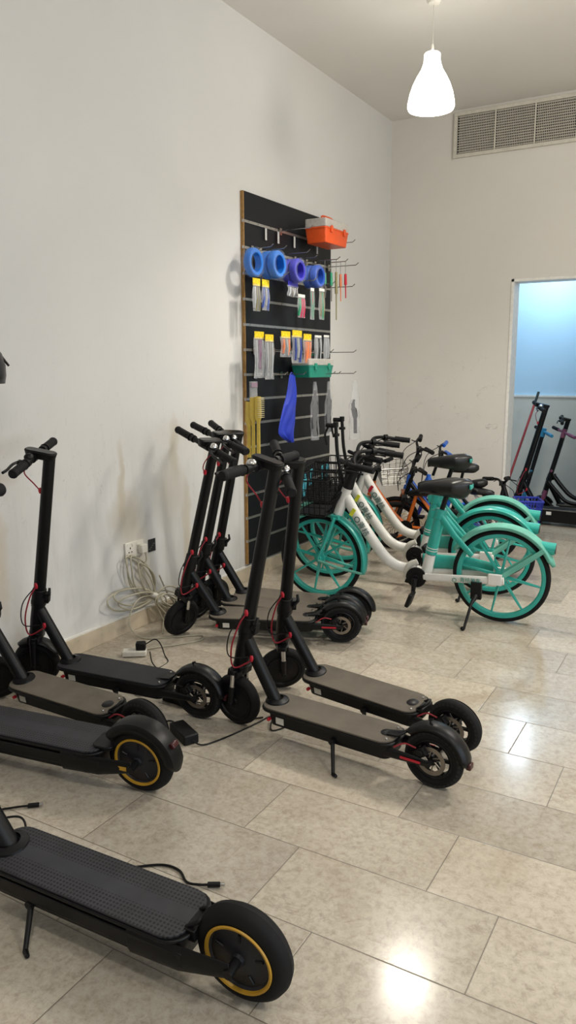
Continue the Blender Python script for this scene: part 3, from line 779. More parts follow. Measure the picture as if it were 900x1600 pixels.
    rf = fender_mb(rc, Rw+.026, R(26), R(163), .040, .022, 36).build('rear_fender', F, t, solid=.004)
    for s_ in (-1, 1):
        mb = MB(); q = R(142); c = V((rc.x+(Rw+.022)*math.cos(q), s_*.044, rc.z+(Rw+.022)*math.sin(q))); c2 = V((rc.x+(Rw+.022)*math.cos(q+.25), s_*.044, rc.z+(Rw+.022)*math.sin(q+.25)))
        mb.tube([V((0, s_*.052, Rw)), V((-.10, s_*.050, Rw+.075)), c], [.012, .014, .012], 10, flat=(1.1, .4)); mb.build('fender_stay', TEALD, rf)
    mb = MB(); mb.cyl((-.205, 0, .465), (-.285, 0, .455), .030, .034, seg=16); tl = mb.build('tail_light', TEAL, rf)
    MB().cyl((-.284, 0, .455), (-.288, 0, .455), .028, seg=16).build('lens', mat('dark_lens', '#30171a', .3), tl)
    # front fender + struts
    ff = fender_mb(fc, Rw+.024, R(42), R(192) if False else R(112), .036, .018, 30)
    f1 = st(ff.build('front_fender', TEALD, t, solid=.004))
    ff = fender_mb(fc, Rw+.024, R(112), R(196), .036, .018, 20); st(ff.build('front_fender_tail', TEAL, t, solid=.004))
    for s_ in (-1, 1):
        mb = MB(); q = R(194); c = V((fc.x+(Rw+.02)*math.cos(q), s_*.036, fc.z+(Rw+.02)*math.sin(q)))
        mb.tube([fc+V((.0, s_*.05, -.01)), (fc+c)/2+V((0, s_*.046-(fc.y+c.y)/2, -.012)), c], [.009, .010, .008], 8, flat=(1, .5)); st(mb.build('fender_strut', TEALD, t))
    # fork
    mb = MB(); cr = hb_-ax*.035; mb.tube([cr+ax*.03, cr], .028, 14); mb.box(cr, (.05, .10, .028))
    for s_ in (-1, 1): mb.tube(spline([cr+V((0, s_*.046, 0)), V((1.02, s_*.050, .46)), V((1.065, s_*.052, .35)), fc+V((0, s_*.052, 0))], 4), [.018, .018, .018, .017, .016, .016, .015, .015, .014, .014, .013, .012, .012], 12, flat=(1.1, .6))
    st(mb.build('fork', TEAL, t, bevel=.002))
    # stem cover and handlebar
    mb = MB(); a = ht; b = ht+ax*.10; mb.tube([a-ax*.015, a+ax*.03, b], [.034, .031, .028], 16); mb.box(b+V((.0, 0, .012)), (.085, .06, .04), Matrix.Rotation(R(15), 3, 'Y'))
    st(mb.build('stem', BLKP, t, bevel=.006))
    h = b+ax*.03; fwd = V((1, 0, .0))
    bp = []
    for s_ in (-1, 1): bp.append([h, h+side*s_*.06+V((.03, 0, .03)), h+side*s_*.16+V((.03, 0, .06)), h+side*s_*.235+V((-.03, 0, .058)), h+side*s_*.265+V((-.10, 0, .045)), h+side*s_*.285+V((-.21, 0, .03))])
    mb = MB()
    for q in bp: mb.tube(spline(q, 5), .012, 12)
    hbar = st(mb.build('handlebar', BLKP, t), barturn)
    for s_, q in zip((-1, 1), bp):
        a, b2 = q[4], q[5]; N = 12; mb = MB(); pts = [a.lerp(b2, k/N) for k in range(N+1)]
        mb.tube(pts, [.0195 if k % 2 else .0185 for k in range(N+1)], 14); mb.build('grip', GRIP, hbar)
        pv = q[3]; mb = MB(); mb.tube([pv-side*s_*.01, pv+V((-.02, s_*.006, 0))], .021, 12)
        mb.tube(spline([pv+V((.012, 0, -.015)), pv+V((.01, s_*.05, -.03)), pv+V((-.07, s_*.075, -.035)), pv+V((-.13, s_*.085, -.045))]), .0055, 8); mb.build('brake_lever', BLKP, hbar)
        mb = MB(); mb.tube(spline([pv+V((.01, 0, -.01)), pv+V((.07, -s_*.05, -.05)), h+V((.09, s_*.03, -.12)), hb_+V((.05, s_*.01, .06))]), .0035, 6); mb.build('brake_cable', BLKP, hbar)
    if mast:   # an upright post above the head tube, with a lever clamp on top
        a = ht+V((.04, -.02, .0)); b3 = V((1.0, -.02, 1.085))
        mb = MB(); mb.tube(spline([a, (a+b3)/2+V((.012, 0, 0)), b3]), .011, 12); mb.tube([b3-V((0, 0, .055)), b3-V((0, 0, .040))], .022, 14)
        mb.tube([b3+V((-.01, .0, .008)), b3+V((.060, .0, .008))], .014, 12); mb.tube([b3, b3+V((0, 0, .03))], .016, 12)
        mb.tube(spline([b3+V((.05, 0, 0)), b3+V((.07, 0, -.05)), b3+V((.06, 0, -.11))]), .007, 8)
        mb.build('upright_post', BLKP, t)
    # basket
    mb = MB(); wire_basket(mb, (1.115, 0, .565), .24, .32, .215)
    bk = st(mb.build('basket', BLKP, t))
    MB().box((1.115, 0, .572), (.20, .27, .006)).build('basket_floor', BLKP, bk)
    for yy in (-.07, .06): MB().box((1.235, yy, .69), (.004, .05, .11), Matrix.Rotation(R(-6), 3, 'Y')).build('basket_plate', mat('light_blue_plate', '#4fb6c9', .5), bk)
    mb = MB()
    for s_ in (-1, 1): mb.tube([V((1.05, s_*.05, .56)), V((1.0, s_*.05, .60)), V((.95, s_*.02, .70))], .008, 8)
    mb.build('basket_bracket', BLKP, t)
    # crank, pedals, chain case, kickstand
    mb = MB(); bb = V((.475, 0, .225))
    mb.cyl(bb-side*.075, bb+side*.075, .018); mb.cyl(bb+side*.045, bb+side*.058, .060, seg=24); 
    q1 = V((.012, 0, -.115)); mb.tube([bb+side*.082, bb+side*.088+q1*.95], [.016, .011], 10); mb.tube([bb-side*.082, bb-side*.088-q1*.95], [.016, .011], 10)
    ck = mb.build('crank', BLKP, t)
    for s_ in (-1, 1): MB().box(bb+side*s_*.135+q1*s_*.95, (.085, .085, .024), Matrix.Rotation(R(70*s_), 3, 'Y')).build('pedal', BLKP, ck, bevel=.006)
    mb = MB(); mb.tube(spline([bb+V((.07, .03, -.02)), bb+V((.05, .03, .06)), bb+V((0, .03, .09))]), .009, 8, flat=(1, 2)); mb.build('chain_guard', OFFW, t)
    MB().tube([(.46, -.052, .30), (.20, -.056, .31), (.05, -.058, .295)], [.045, .04, .03], 12, flat=(1, .4)).build('chain_case', TEAL, t)
    mb = MB(); a = V((.12, .075, .215)); foot = V((.15, .245, 0)); foot.z = -(foot.y*math.sin(lean))/math.cos(lean)+.006
    mb.box(a+V((0, 0, -.02)), (.06, .03, .10)); mb.tube([a+V((0, .01, -.05)), a.lerp(foot, .4), foot], [.018, .0085, .0075], 10); mb.cyl(foot+V((0, 0, .002)), foot+V((.01, .01, .012)), .010, seg=10)
    mb.build('kickstand', BLKP, t, bevel=.002)
    return t
make_share_bike('teal and white share bicycle, nearest of the three parked in a row', -1.060, 4.245, R(185.2), -.045, .0, sticker=1)
make_share_bike('teal and white share bicycle, middle of the three parked in a row', -1.255, 4.745, R(186.5), -.045, .08, sticker=1, fend=TEAL, sdz=-.07)
make_share_bike('teal and white share bicycle with dark red sticker, farthest of the three in a row', -1.345, 5.18, R(188), -.045, .05, sticker=2, mast=False, sdz=.035)

# ------------------------------------------------------------------ small bikes at the back
def make_small_bike(label, x, y, heading, lean, steer, fcol, scol, Rw=.19, wb=.72, sh=.55, hh=.72, fend=None, tray=False, gripm=None, sadm=None, bottle=False, name='childrens_bike'):
    t = thing(name, label, 'bicycle', (x, y, 0), heading, rx=lean)
    side = V((0, 1, 0)); rc, fc = V((0, 0, Rw)), V((wb, 0, Rw)); hb_ = V((wb-.09, 0, Rw*2+.06)); ht = V((wb-.13, 0, Rw*2+.18)); ax = (ht-hb_).normalized()
    S = Matrix.Translation(hb_) @ Matrix.Rotation(steer, 4, ax) @ Matrix.Translation(-hb_)
    def st(o): o.matrix_local = S; return o
    for nm, c, s_ in (('rear_wheel', rc, 0), ('front_wheel', fc, 1)):
        ty = tyre_mb(c, Rw, .020, seg=40).build(nm, RUB, t); 
        if s_: st(ty)
        MB().lathe([(Rw-.045, -.010), (Rw-.038, -.013), (Rw-.034, .013), (Rw-.045, .010), (Rw-.045, -.010)], c, 'Y', 40).build('rim', scol, ty)
        mb = MB()
        for k in range(20):
            q = 2*PI*k/20; sg = 1 if k % 2 else -1; mb.tube([c+V((0, sg*.02, 0)), c+V((math.cos(q), 0, math.sin(q)))*(Rw-.04)], .0016, 4)
        mb.cyl(c-side*.04, c+side*.04, .014); mb.build('spokes', SIL, ty)
    bb = V((wb*.45, 0, Rw+.02)); stt = V((wb*.34, 0, Rw*2+.10))
    mb = MB(); mb.tube([hb_, ht], .019, 12); mb.tube([ht-ax*.03, V((wb*.6, 0, Rw+.12)), bb], .017, 12); mb.tube([hb_+ax*.02, bb], .015, 12); mb.tube([bb, stt], .015, 12)
    for s_ in (-1, 1): mb.tube([bb, rc+side*s_*.045], .009, 8); mb.tube([stt, rc+side*s_*.045], .009, 8)
    mb.build('frame', fcol, t)
    mb = MB(); mb.box(hb_-ax*.03, (.04, .085, .024))
    for s_ in (-1, 1): mb.tube([hb_-ax*.03+side*s_*.04, fc+side*s_*.045], [.013, .009], 10)
    st(mb.build('fork', scol, t))
    a = V((stt.x-.03, 0, sh)); mb = MB(); mb.tube([stt, a], .011, 10); mb.build('seat_post', BLKP, t)
    saddle_mb(a+V((-.01, 0, .03)), .22, .14, .05).build('saddle', sadm or mat('saddle_vinyl', '#101112', .38), t, sub=1)
    h = ht+ax*(hh-ht.z)
    mb = MB(); mb.tube([ht, h], .013, 10); mb.box(h, (.04, .045, .04))
    mb.tube(spline([h-side*.24+V((-.06, 0, .04)), h-side*.10+V((0, 0, .035)), h, h+side*.10+V((0, 0, .035)), h+side*.24+V((-.06, 0, .04))]), .0105, 10)
    hb = st(mb.build('handlebar', BLKP, t))
    for s_ in (-1, 1):
        q = h+side*s_*.24+V((-.06, 0, .04)); d = V((.03, -s_*.12, -.002)); MB().tube([q, q+d], [.017, .016], 12).build('grip', gripm or GRIP, hb)
        q2 = q+d; mb = MB(); mb.tube([q2, q2+V((.04, s_*.02, -.01)), q2+V((.05, s_*.09, -.02))], .005, 6); mb.tube(spline([q2+V((.03, 0, 0)), h+V((.12, s_*.08, -.05)), hb_+V((.06, 0, .03))]), .003, 6); mb.build('brake_lever', BLKP, hb)
    mb = MB(); mb.cyl(bb-side*.05, bb+side*.05, .013); mb.cyl(bb+side*.03, bb+side*.036, .055, seg=20)
    mb.tube([bb+side*.055, bb+V((.08, .06, -.06))], .008, 8); mb.tube([bb-side*.055, bb-V((.08, .06, -.06))], .008, 8)
    mb.box(bb+V((.08, .10, -.06)), (.06, .07, .018)).box(bb-V((.08, .10, -.06)), (.06, .07, .018)); mb.build('crank', BLKP, t)
    if fend:
        fender_mb(rc, Rw+.022, R(30), R(170), .030, .012, 20).build('rear_fender', fend, t, solid=.003)
        st(fender_mb(fc, Rw+.022, R(20), R(150), .030, .012, 20).build('front_fender', fend, t, solid=.003))
    if tray:
        mb = MB(); c = V((wb+.02, 0, Rw*2+.14)); wire_basket(mb, c, .22, .26, .14, nx=4, ny=5, nz=4, r=.003)
        q = st(mb.build('basket', SIL, t)); MB().box(c+V((0, 0, .006)), (.19, .22, .012)).build('basket_floor', OFFW, q, bevel=.004)
    if bottle:
        p = V((wb*.62, .0, Rw*2+.03)); MB().lathe([(0, 0), (.032, 0), (.034, .01), (.034, .11), (.018, .14), (.018, .16), (0, .165)], p, 'Z', 16).build('bottle', BLU, t)
    return t
make_small_bike("orange children's bicycle just behind the share bicycles, at the left of the small bicycles", -1.82, 5.60, R(186), -.04, .1, ORG, DKMET, sh=.46, hh=.66)
make_small_bike("blue and orange children's bicycle with a silver front basket, beyond the orange one", -1.62, 5.90, R(184), -.04, .5, BLU, ORG, Rw=.20, wb=.74, hh=.80, sh=.50, bottle=True, tray=True)
make_small_bike("white children's bicycle with blue handlebar grips, behind the share bicycle saddles", -1.62, 6.22, R(186), -.03, .3, OFFW, DBL, Rw=.18, wb=.66, hh=.74, sh=.46, gripm=BLU)
make_small_bike("black bicycle with a raised small black saddle, by the back wall", -1.50, 5.66, R(184), -.04, .4, BLK, DKMET, Rw=.20, wb=.76, sh=.655, hh=.66)
kb = make_small_bike("children's bicycle with blue fenders and blue front basket, close to the doorway", -1.83, 6.14, R(20), -.04, .35, DKMET, PINK, Rw=.155, wb=.40, sh=.40, hh=.50, fend=BLU)

# ------------------------------------------------------------------ pegboard and its hooks
BX = -2.776
BY0, BY1, BZ0, BZ1 = 4.262, 5.470, .115, 2.525
def zslat(k): return 2.346-.1592*k
def pegboard():
    t = thing('slatwall_board', 'tall black slatwall display board with metal grooves standing against the left wall', 'display board', (XL, (BY0+BY1)/2, BZ0))
    hy = (BY1-BY0)/2; H = BZ1-BZ0; th = BX-XL-.003
    b = MB().box((.002+th/2, 0, H/2), (th, 2*hy, H)).build('panel', BOARD, t)
    MB().box((.002+th/2, -hy-.004, H/2), (th+.002, .008, H)).build('edge_band', BROWN, t)
    for k in range(14):
        z = zslat(k)-BZ0
        mb = MB(); mb.box((th+.003, 0, z+.006), (.004, 2*hy, .004)).box((th+.003, 0, z-.006), (.004, 2*hy, .004)).box((th+.001, 0, z), (.003, 2*hy, .012))
        mb.box((th-.002, -hy-.008, z), (.012, .006, .018))
        mb.build('slat_rail', mat('aluminium', '#b9b8b4', .3, .85), t)
pegboard()
HK = mat('hook_wire', '#b5b3ae', .25, .95)
def hook(y, k, L=.25, label='bare'):
    z = zslat(k)
    t = thing('display_hook', label, 'hook', (BX+.006, y, z), 0, 'metal display hooks on the slatwall board')
    MB().box((.003, 0, -.006), (.004, .028, .045)).build('bracket', HK, t)
    mb = MB(); mb.tube([(0, 0, 0), (L-.02, 0, 0), (L, 0, .016)], .003, 8); mb.build('rod', HK, t)
HKS = [(4.70, 0, .25), (5.20, 0, .22), (5.38, 0, .24), (4.66, 1, .25), (4.90, 1, .18), (5.42, 1, .25), (4.44, 2, .22), (5.10, 2, .22), (5.36, 2, .25), (4.34, 1, .16), (4.44, 1, .2),
       (4.85, 2, .2), (4.35, 5, .15), (4.60, 5, .15), (4.76, 5, .15), (4.92, 5, .15), (5.12, 5, .2), (5.40, 5, .25), (4.36, 6, .25), (4.70, 6, .2), (5.05, 6, .25), (5.20, 6, .22), (5.36, 6, .27)]
HKS += [(5.07, 1, .27), (5.20, 1, .27)]
HKS.sort(key=lambda h: (h[1], h[0]))
NMK = ['top', 'second', 'third', '', '', 'sixth', 'seventh']
ORD = ['leftmost', 'second from left', 'third from left', 'fourth from left', 'fifth from left', 'sixth from left', 'seventh from left', 'eighth from left']
for (y, k, L) in HKS:
    row = [h[0] for h in HKS if h[1] == k]; i = row.index(y)
    pos = 'rightmost' if i == len(row)-1 else ORD[i]
    hook(y, k, L, 'thin steel display hook, %s on the %s groove of the slatwall board' % (pos, NMK[k]))
for y, w_ in ((4.50, 'leftmost'), (4.66, 'second from left'), (4.88, 'third from left'), (5.22, 'rightmost')):     # small tags dangling under the top groove
    t = tag(MB().box((BX+.014, y, zslat(0)-.05), (.003, .022, .075)).build('price_tag', mat('tag_plastic', '#b9b9b6', .3), bevel=.001), 'clear price tag under the top groove of the board, %s of four' % w_, 'tag', 'price tags under the top groove')

# ------------------------------------------------------------------ goods on the board
def tyre_roll(label, x, y, z, r, wd, col, n=1, mt=None):
    m = mt
    t = thing('rubber_ring', label, 'ring', (x, y, z-r))
    for k in range(n):
        h0 = -k*(wd+.008); ri = r*.66
        p = [(ri, h0), (ri+.012, h0+.004), (r-.01, h0+.004), (r, h0-.008), (r, h0-wd+.008), (r-.01, h0-wd), (ri, h0-wd), (ri, h0)]
        MB().lathe(p, (0, 0, r), 'X', 36).build('ring_band', m, t)
    MB().lathe([(ri*.98, -n*wd), (r+.003, -n*wd-.006), (r+.004, .006), (ri*1.02, .010)], (0, 0, r), 'X', 36).build('shrink_wrap', WRAP, t)
RB = mat('bright_blue_rubber', '#1f6fcb', .35); RV = mat('violet_blue_rubber', '#3b38b5', .35); RN = mat('deep_blue_rubber', '#2a55b8', .35)
tyre_roll('bright blue wrapped ring, leftmost on the slatwall board', -2.665, 4.225, 2.083, .088, .045, 0, 1, RB)
tyre_roll('pair of bright blue wrapped rings, second from the left on the board', -2.60, 4.40, 2.085, .086, .05, 0, 2, RB)
tyre_roll('violet wrapped rings in the middle of the slatwall board', -2.60, 4.67, 2.075, .078, .05, 0, 2, RV)
tyre_roll('dark blue wrapped rings at the right end of the row of rings', -2.60, 4.96, 2.065, .078, .05, 0, 2, RN)

def packet(label, x, y, ztop, wd, ht, head, rods, hh=.045, cat='packet', name='tool_packet', curve=.0, group=None):
    """hanging clear packet: printed header card, pouch, and what shows inside"""
    t = thing(name, label, cat, (x, y, ztop), 0, group)
    if head: MB().box((0, 0, -hh/2), (.003, wd, hh)).build('header_card', head, t)
    n = 8; vs = []
    for i in range(n+1):
        u = i/n; z = -hh*.8-u*(ht-hh*.8); k = math.sin(PI*min(1, u*1.15+.02))*.5+.3; k = k*.016
        wv = wd/2*(1.12-.14*math.sin(u*7+wd*90))
        for a in ((-1, 0), (-.6, 1), (.6, 1), (1, 0), (.6, -1), (-.6, -1)): vs.append((a[1]*k, a[0]*wv, z))
    fs = [(i*6+j, i*6+(j+1) % 6, (i+1)*6+(j+1) % 6, (i+1)*6+j) for i in range(n) for j in range(6)]
    MB().add(vs, fs).build('pouch', BAG, t)
    m = len(rods)
    for i, (mt, L) in enumerate(rods):
        yy = (i+.5)/m*wd*.86-wd*.43; tilt = random.uniform(-.06, .06)*wd/.08
        mb = MB(); z0 = -hh-.008; mb.tube([(0, yy, z0), (.003, yy+tilt*.1, z0-(ht-hh)*L*.5), (0, yy+tilt*.25, z0-(ht-hh)*L*.93)], [wd/m*.34, wd/m*.42, wd/m*.30], 8, flat=(.8, 1)); mb.build('tool', mt, t)
YH = mat('yellow_header_card', '#e2c31a', .5, var=.3, scale=70); PP = mat('purple_tool', '#6d2f5f', .4); OP = mat('salmon_tool', '#cf7a55', .4); NB = mat('navy_tool', '#2a3f86', .4); GG = mat('green_tool', '#2f8f68', .4)
KH = mat('olive_tool', '#7c7550', .5); CL = mat('clear_grey_tool', '#a9adb0', .3, .3); WC = mat('white_card', '#dddcd5', .5); RP = mat('crimson_card', '#b8284e', .5); BLT = mat('blue_handle', '#3350a8', .4)
packet('yellow-header packet of grey and khaki tools below the first blue ring', -2.66, 4.215, 1.985, .085, .20, YH, [(CL, .9), (KH, 1), (KH, 1)])
packet('yellow-header packet of blue-handled tools below the paired blue rings', -2.655, 4.315, 1.985, .085, .19, YH, [(BLT, .9), (CL, .8), (BLT, 1)])
packet('blue-topped packet of small steel parts under the violet rings', -2.65, 4.66, 2.005, .13, .10, RV, [(CL, .9), (SIL, 1), (CL, .9), (SIL, .8)], hh=.035)
packet('packet with a crimson card and green stick, left of two green-edged packets', -2.62, 4.725, 1.925, .095, .155, WC, [(GG, .9), (RP, 1), (RP, 1)], hh=.02)
packet('narrow packet with green and crimson pieces beside the crimson-card packet', -2.62, 4.88, 1.98, .05, .215, WC, [(GG, .9), (RP, .6), (GG, 1)], hh=.02)
packet('packet of khaki and green pieces at the right end of the upper rows', -2.60, 4.985, 1.985, .08, .215, WC, [(KH, .9), (GG, 1), (KH, .9)], hh=.02)
packet('packet of purple and grey tools, leftmost of the lower yellow-header row', -2.65, 4.225, 1.66, .11, .29, YH, [(CL, 1), (PP, .8), (PP, .75), (CL, 1)])
packet('long clear packet next to the purple tools in the lower yellow-header row', -2.63, 4.315, 1.645, .10, .285, YH, [(CL, .9), (SIL, .8), (CL, 1)])
packet('packet of salmon-coloured tools in the lower yellow-header row', -2.65, 4.56, 1.675, .12, .17, YH, [(OP, .8), (CL, .9), (OP, .9)])
packet('packet of navy tools in the lower yellow-header row', -2.635, 4.69, 1.685, .13, .22, YH, [(NB, .9), (CL, .8), (NB, 1)])
packet('packet of orange-handled tools at the right of the lower yellow-header row', -2.62, 4.81, 1.665, .11, .20, YH, [(OP, 1), (mat('orange_handle', '#e0742c', .4), .9), (OP, 1)])
packet('clear packet of grey rods without a yellow header, beside the orange-handled tools', -2.61, 4.95, 1.66, .10, .18, WC, [(CL, 1), (DKMET, 1), (CL, .9)], hh=.015)
packet('narrow clear packet of grey rods at the right edge of the board', -2.60, 5.06, 1.665, .08, .18, WC, [(CL, 1), (CL, .9)], hh=.015)
# loose tools hung beyond the board's edge
LT = [(GG, .17, 5.07), (GG, .20, 5.12), (KH, .33, 5.17), (OP, .19, 5.24), (RED, .17, 5.28)]
for i, (m, L, y) in enumerate(LT):
    nm = ['first green', 'second green', 'long khaki', 'salmon', 'red'][i]
    t = thing('screwdriver', '%s thin hand tool hanging beyond the right edge of the board' % nm, 'tool', ([-2.62, -2.57, -2.53, -2.56, -2.52][i], [5.07, 5.07, 5.07, 5.20, 5.20][i], 2.10))
    MB().tube([(0, 0, 0), (0, .004, -L*.45)], [.009, .011], 10).build('handle', m, t)
    MB().tube([(0, .004, -L*.45), (.004, .0, -L)], [.005, .004], 8).build('shaft', SIL if i < 2 else m, t)
    MB().tube([(0, 0, -.004), (0, 0, .088)], .002, 6).build('loop', SIL, t)

def case(label, x, y, z, dx, dy, dz, col, name='storage_case'):
    t = thing(name, label, 'box', (x, y, z), 0)
    m = mat(name+col, col, .4)
    base = MB().prism(rrect(-dx/2, dx/2, -dy/2, dy/2, .015), 0, dz*.60, .90).build('case_base', m, t, bevel=.003)
    MB().prism(rrect(-dx/2-.003, dx/2+.003, -dy/2-.003, dy/2+.003, .016), dz*.58, dz*.63).build('rim', m, t)
    MB().prism(rrect(-dx/2, dx/2, -dy/2, dy/2, .015), dz*.63, dz*.98).build('case_lid', LID, t, bevel=.006)
    MB().tube(spline([(0, -dy*.22, dz*.97), (0, -dy*.2, dz*1.16), (0, dy*.2, dz*1.16), (0, dy*.22, dz*.97)]), .007, 8).build('handle', m, t)
    for yy in (-dy*.28, dy*.28): MB().box((dx/2+.005, yy, dz*.58), (.008, .028, .045)).build('latch', m, t, bevel=.002)
    return t
case('orange plastic tool case with a clear lid, resting on the top hooks of the board', -2.63, 5.12, zslat(0)-.055, .17, .36, .165, '#e0541b')
case('teal green case with a clear lid, resting on lower hooks of the board', -2.665, 4.975, zslat(6)-.026, .15, .37, .135, '#1f8a74')

def brush(label, x, y, z, L, m, group=None, bristle=True):
    t = thing('cleaning_brush', label, 'brush', (x, y, z))
    MB().tube([(0, 0, 0), (0, 0, -.13), (0, .002, -.16), (.0, .0, -L)], [.022, .026, .013, .015], 12, flat=(.5, 1)).build('handle', m, t, bevel=.0)
    if bristle:
        mb = MB()
        for i in range(5):
            for j in range(11): mb.tube([(.010, -.02+i*.01, -.01-j*.012), (.034, -.021+i*.0105, -.01-j*.012)], .0022, 4)
        mb.build('bristles', mat('cream_bristles', '#d9cfa8', .8), t)
BY_ = mat('yellow_wood', '#cbb04a', .5)
brush('yellow long-handled brush, leftmost of three at the left edge of the board', -2.705, 4.175, 1.22, .36, BY_, bristle=False)
brush('yellow long-handled brush, middle of three at the left edge of the board', -2.665, 4.165, 1.25, .37, BY_, bristle=False)
brush('yellow brush with cream bristles facing out, rightmost of the three brushes', -2.62, 4.155, 1.255, .37, BY_)
t = thing('brush_packet', 'clear header bag above the yellow brushes', 'packet', (-2.65, 4.15, 1.35))
MB().box((0, 0, -.05), (.012, .075, .10)).build('bag', BAG, t); MB().box((.008, 0, -.022), (.003, .07, .03)).build('header_card', mat('mauve_card', '#8a7484', .5), t)

# blue cloth hung on a hook: folded, widening downwards
def cloth():
    t = thing('blue_cloth', 'royal blue folded cloth bag hanging from a hook on the board', 'cloth', (-2.64, 4.62, 1.385))
    # outline (y, z) left and right edges
    rows = [(0.0, -.035, .040), (-.05, -.042, .050), (-.14, -.055, .068), (-.20, -.095, .072), (-.27, -.150, .070), (-.33, -.195, .055), (-.385, -.215, .030), (-.42, -.14, .012), (-.455, -.045, .005)]
    n = 12; vs = []
    for fb in (1, -1):
        for z, a, b in rows:
            for k in range(n+1):
                u = k/n; y = a+(b-a)*u; th = .014*math.sin(PI*u)**.6; wv = .010*math.sin(u*9+z*14)+.006*math.sin(u*19-z*22)
                vs.append((fb*th+wv*(1 if -z > .05 else .4), y, z+.006*math.sin(u*7)))
    m = len(rows); fs = []
    for f in (0, 1):
        o = f*m*(n+1)
        for i in range(m-1):
            for k in range(n):
                q = (o+i*(n+1)+k, o+i*(n+1)+k+1, o+(i+1)*(n+1)+k+1, o+(i+1)*(n+1)+k); fs.append(q if f else tuple(reversed(q)))
    MB().add(vs, fs).build('cloth_body', mat('royal_blue_fabric', '#2239b0', .55, var=.12, scale=12), t, sub=1)
    MB().tube(spline([(0, -.02, 0), (0, 0, .018), (0, .025, 0)]), .003, 6).build('hanging_loop', DBL, t)
cloth()
def poly_bag(label, x, y, z, wd, ht, inner):
    t = thing('wrapped_part', label, 'spare part', (x, y, z))
    n, mm = 10, 12; vs = []
    for i in range(n+1):
        u = i/n; k = .35+.65*min(1, u*2.2); 
        for j in range(mm):
            q = 2*PI*j/mm; r = 1+.16*math.sin(j*2.7+i*1.9)
            vs.append((.022*k*r*math.sin(q), wd/2*k*r*math.cos(q)+.006*math.sin(i*.9), -u*ht))
    fs = [(i*mm+j, i*mm+(j+1) % mm, (i+1)*mm+(j+1) % mm, (i+1)*mm+j) for i in range(n) for j in range(mm)]+[tuple(range(mm))]
    MB().add(vs, fs).build('plastic_wrap', BAG, t, smooth=25)
    if inner == 'fender':
        MB().tube(spline([(0, 0, -.06), (.0, .01, -ht*.4), (0, -.005, -ht*.7), (0, .01, -ht*.93)]), [.012]*5+[.02]*6+[.024]*8, 10, flat=(.5, 1)).build('black_part', BLKP, t)
    else:
        MB().tube(spline([(0, -.01, -.14), (0, -.025, -ht*.42), (0, .01, -ht*.6), (0, .02, -ht*.9)]), [.010]*4+[.014]*4+[.022]*5+[.014]*6, 10, flat=(.6, 1)).build('black_part', BLKP, t)
poly_bag('black part in a crinkled clear bag, left of the bags under the teal case', -2.63, 4.94, 1.335, .10, .42, 'fender')
poly_bag('black part in a crinkled clear bag, under the right end of the teal case', -2.62, 5.14, 1.335, .09, .40, 'fender')
poly_bag('black lever part in a clear bag hung beyond the right edge of the board', -2.50, 5.34, 1.335, .16, .44, 'lever')

# ------------------------------------------------------------------ sockets, cables, chargers
def socket():
    t = thing('wall_socket', 'white double wall socket with dirt around it, low on the left wall', 'socket', (XL, 3.135, .455))
    MB().box((.006, 0, 0), (.012, .148, .088)).build('face_plate', mat('socket_white', '#d9d5ca', .4), t, bevel=.003)
    for yy in (-.037, .037):
        mb = MB()
        mb.box((.0122, yy, .012), (.002, .006, .010)).box((.0122, yy-.011, -.010), (.002, .009, .005)).box((.0122, yy+.011, -.010), (.002, .009, .005))
        mb.build('pin_hole', mat('hole_black', '#050505', .9), t)
    for yy in (-.018, .018): MB().box((.0135, yy*1.0, .027), (.004, .010, .016)).build('rocker_switch', mat('socket_white', '#d9d5ca', .4), t, bevel=.001)
socket()
t = thing('power_plug', 'white three-pin plug pushed into the right half of the wall socket', 'plug', (XL+.012, 3.178, .452))
MB().box((.018, 0, 0), (.034, .048, .050)).build('plug_body', OFFW, t, bevel=.006)
t = thing('socket_box', 'open black recessed wall box beside the white socket', 'wall box', (XL, 3.29, .445))
MB().box((.0015, 0, 0), (.003, .062, .072)).build('box_opening', mat('recess_black', '#1d1d1d', .9), t)
mb = MB()
for k in range(4): mb.box((.0035, -.022+.012*k, -.02+.009*k), (.003, .016, .006))
mb.build('loose_wires', mat('grime', '#4a4a48', .8), t)

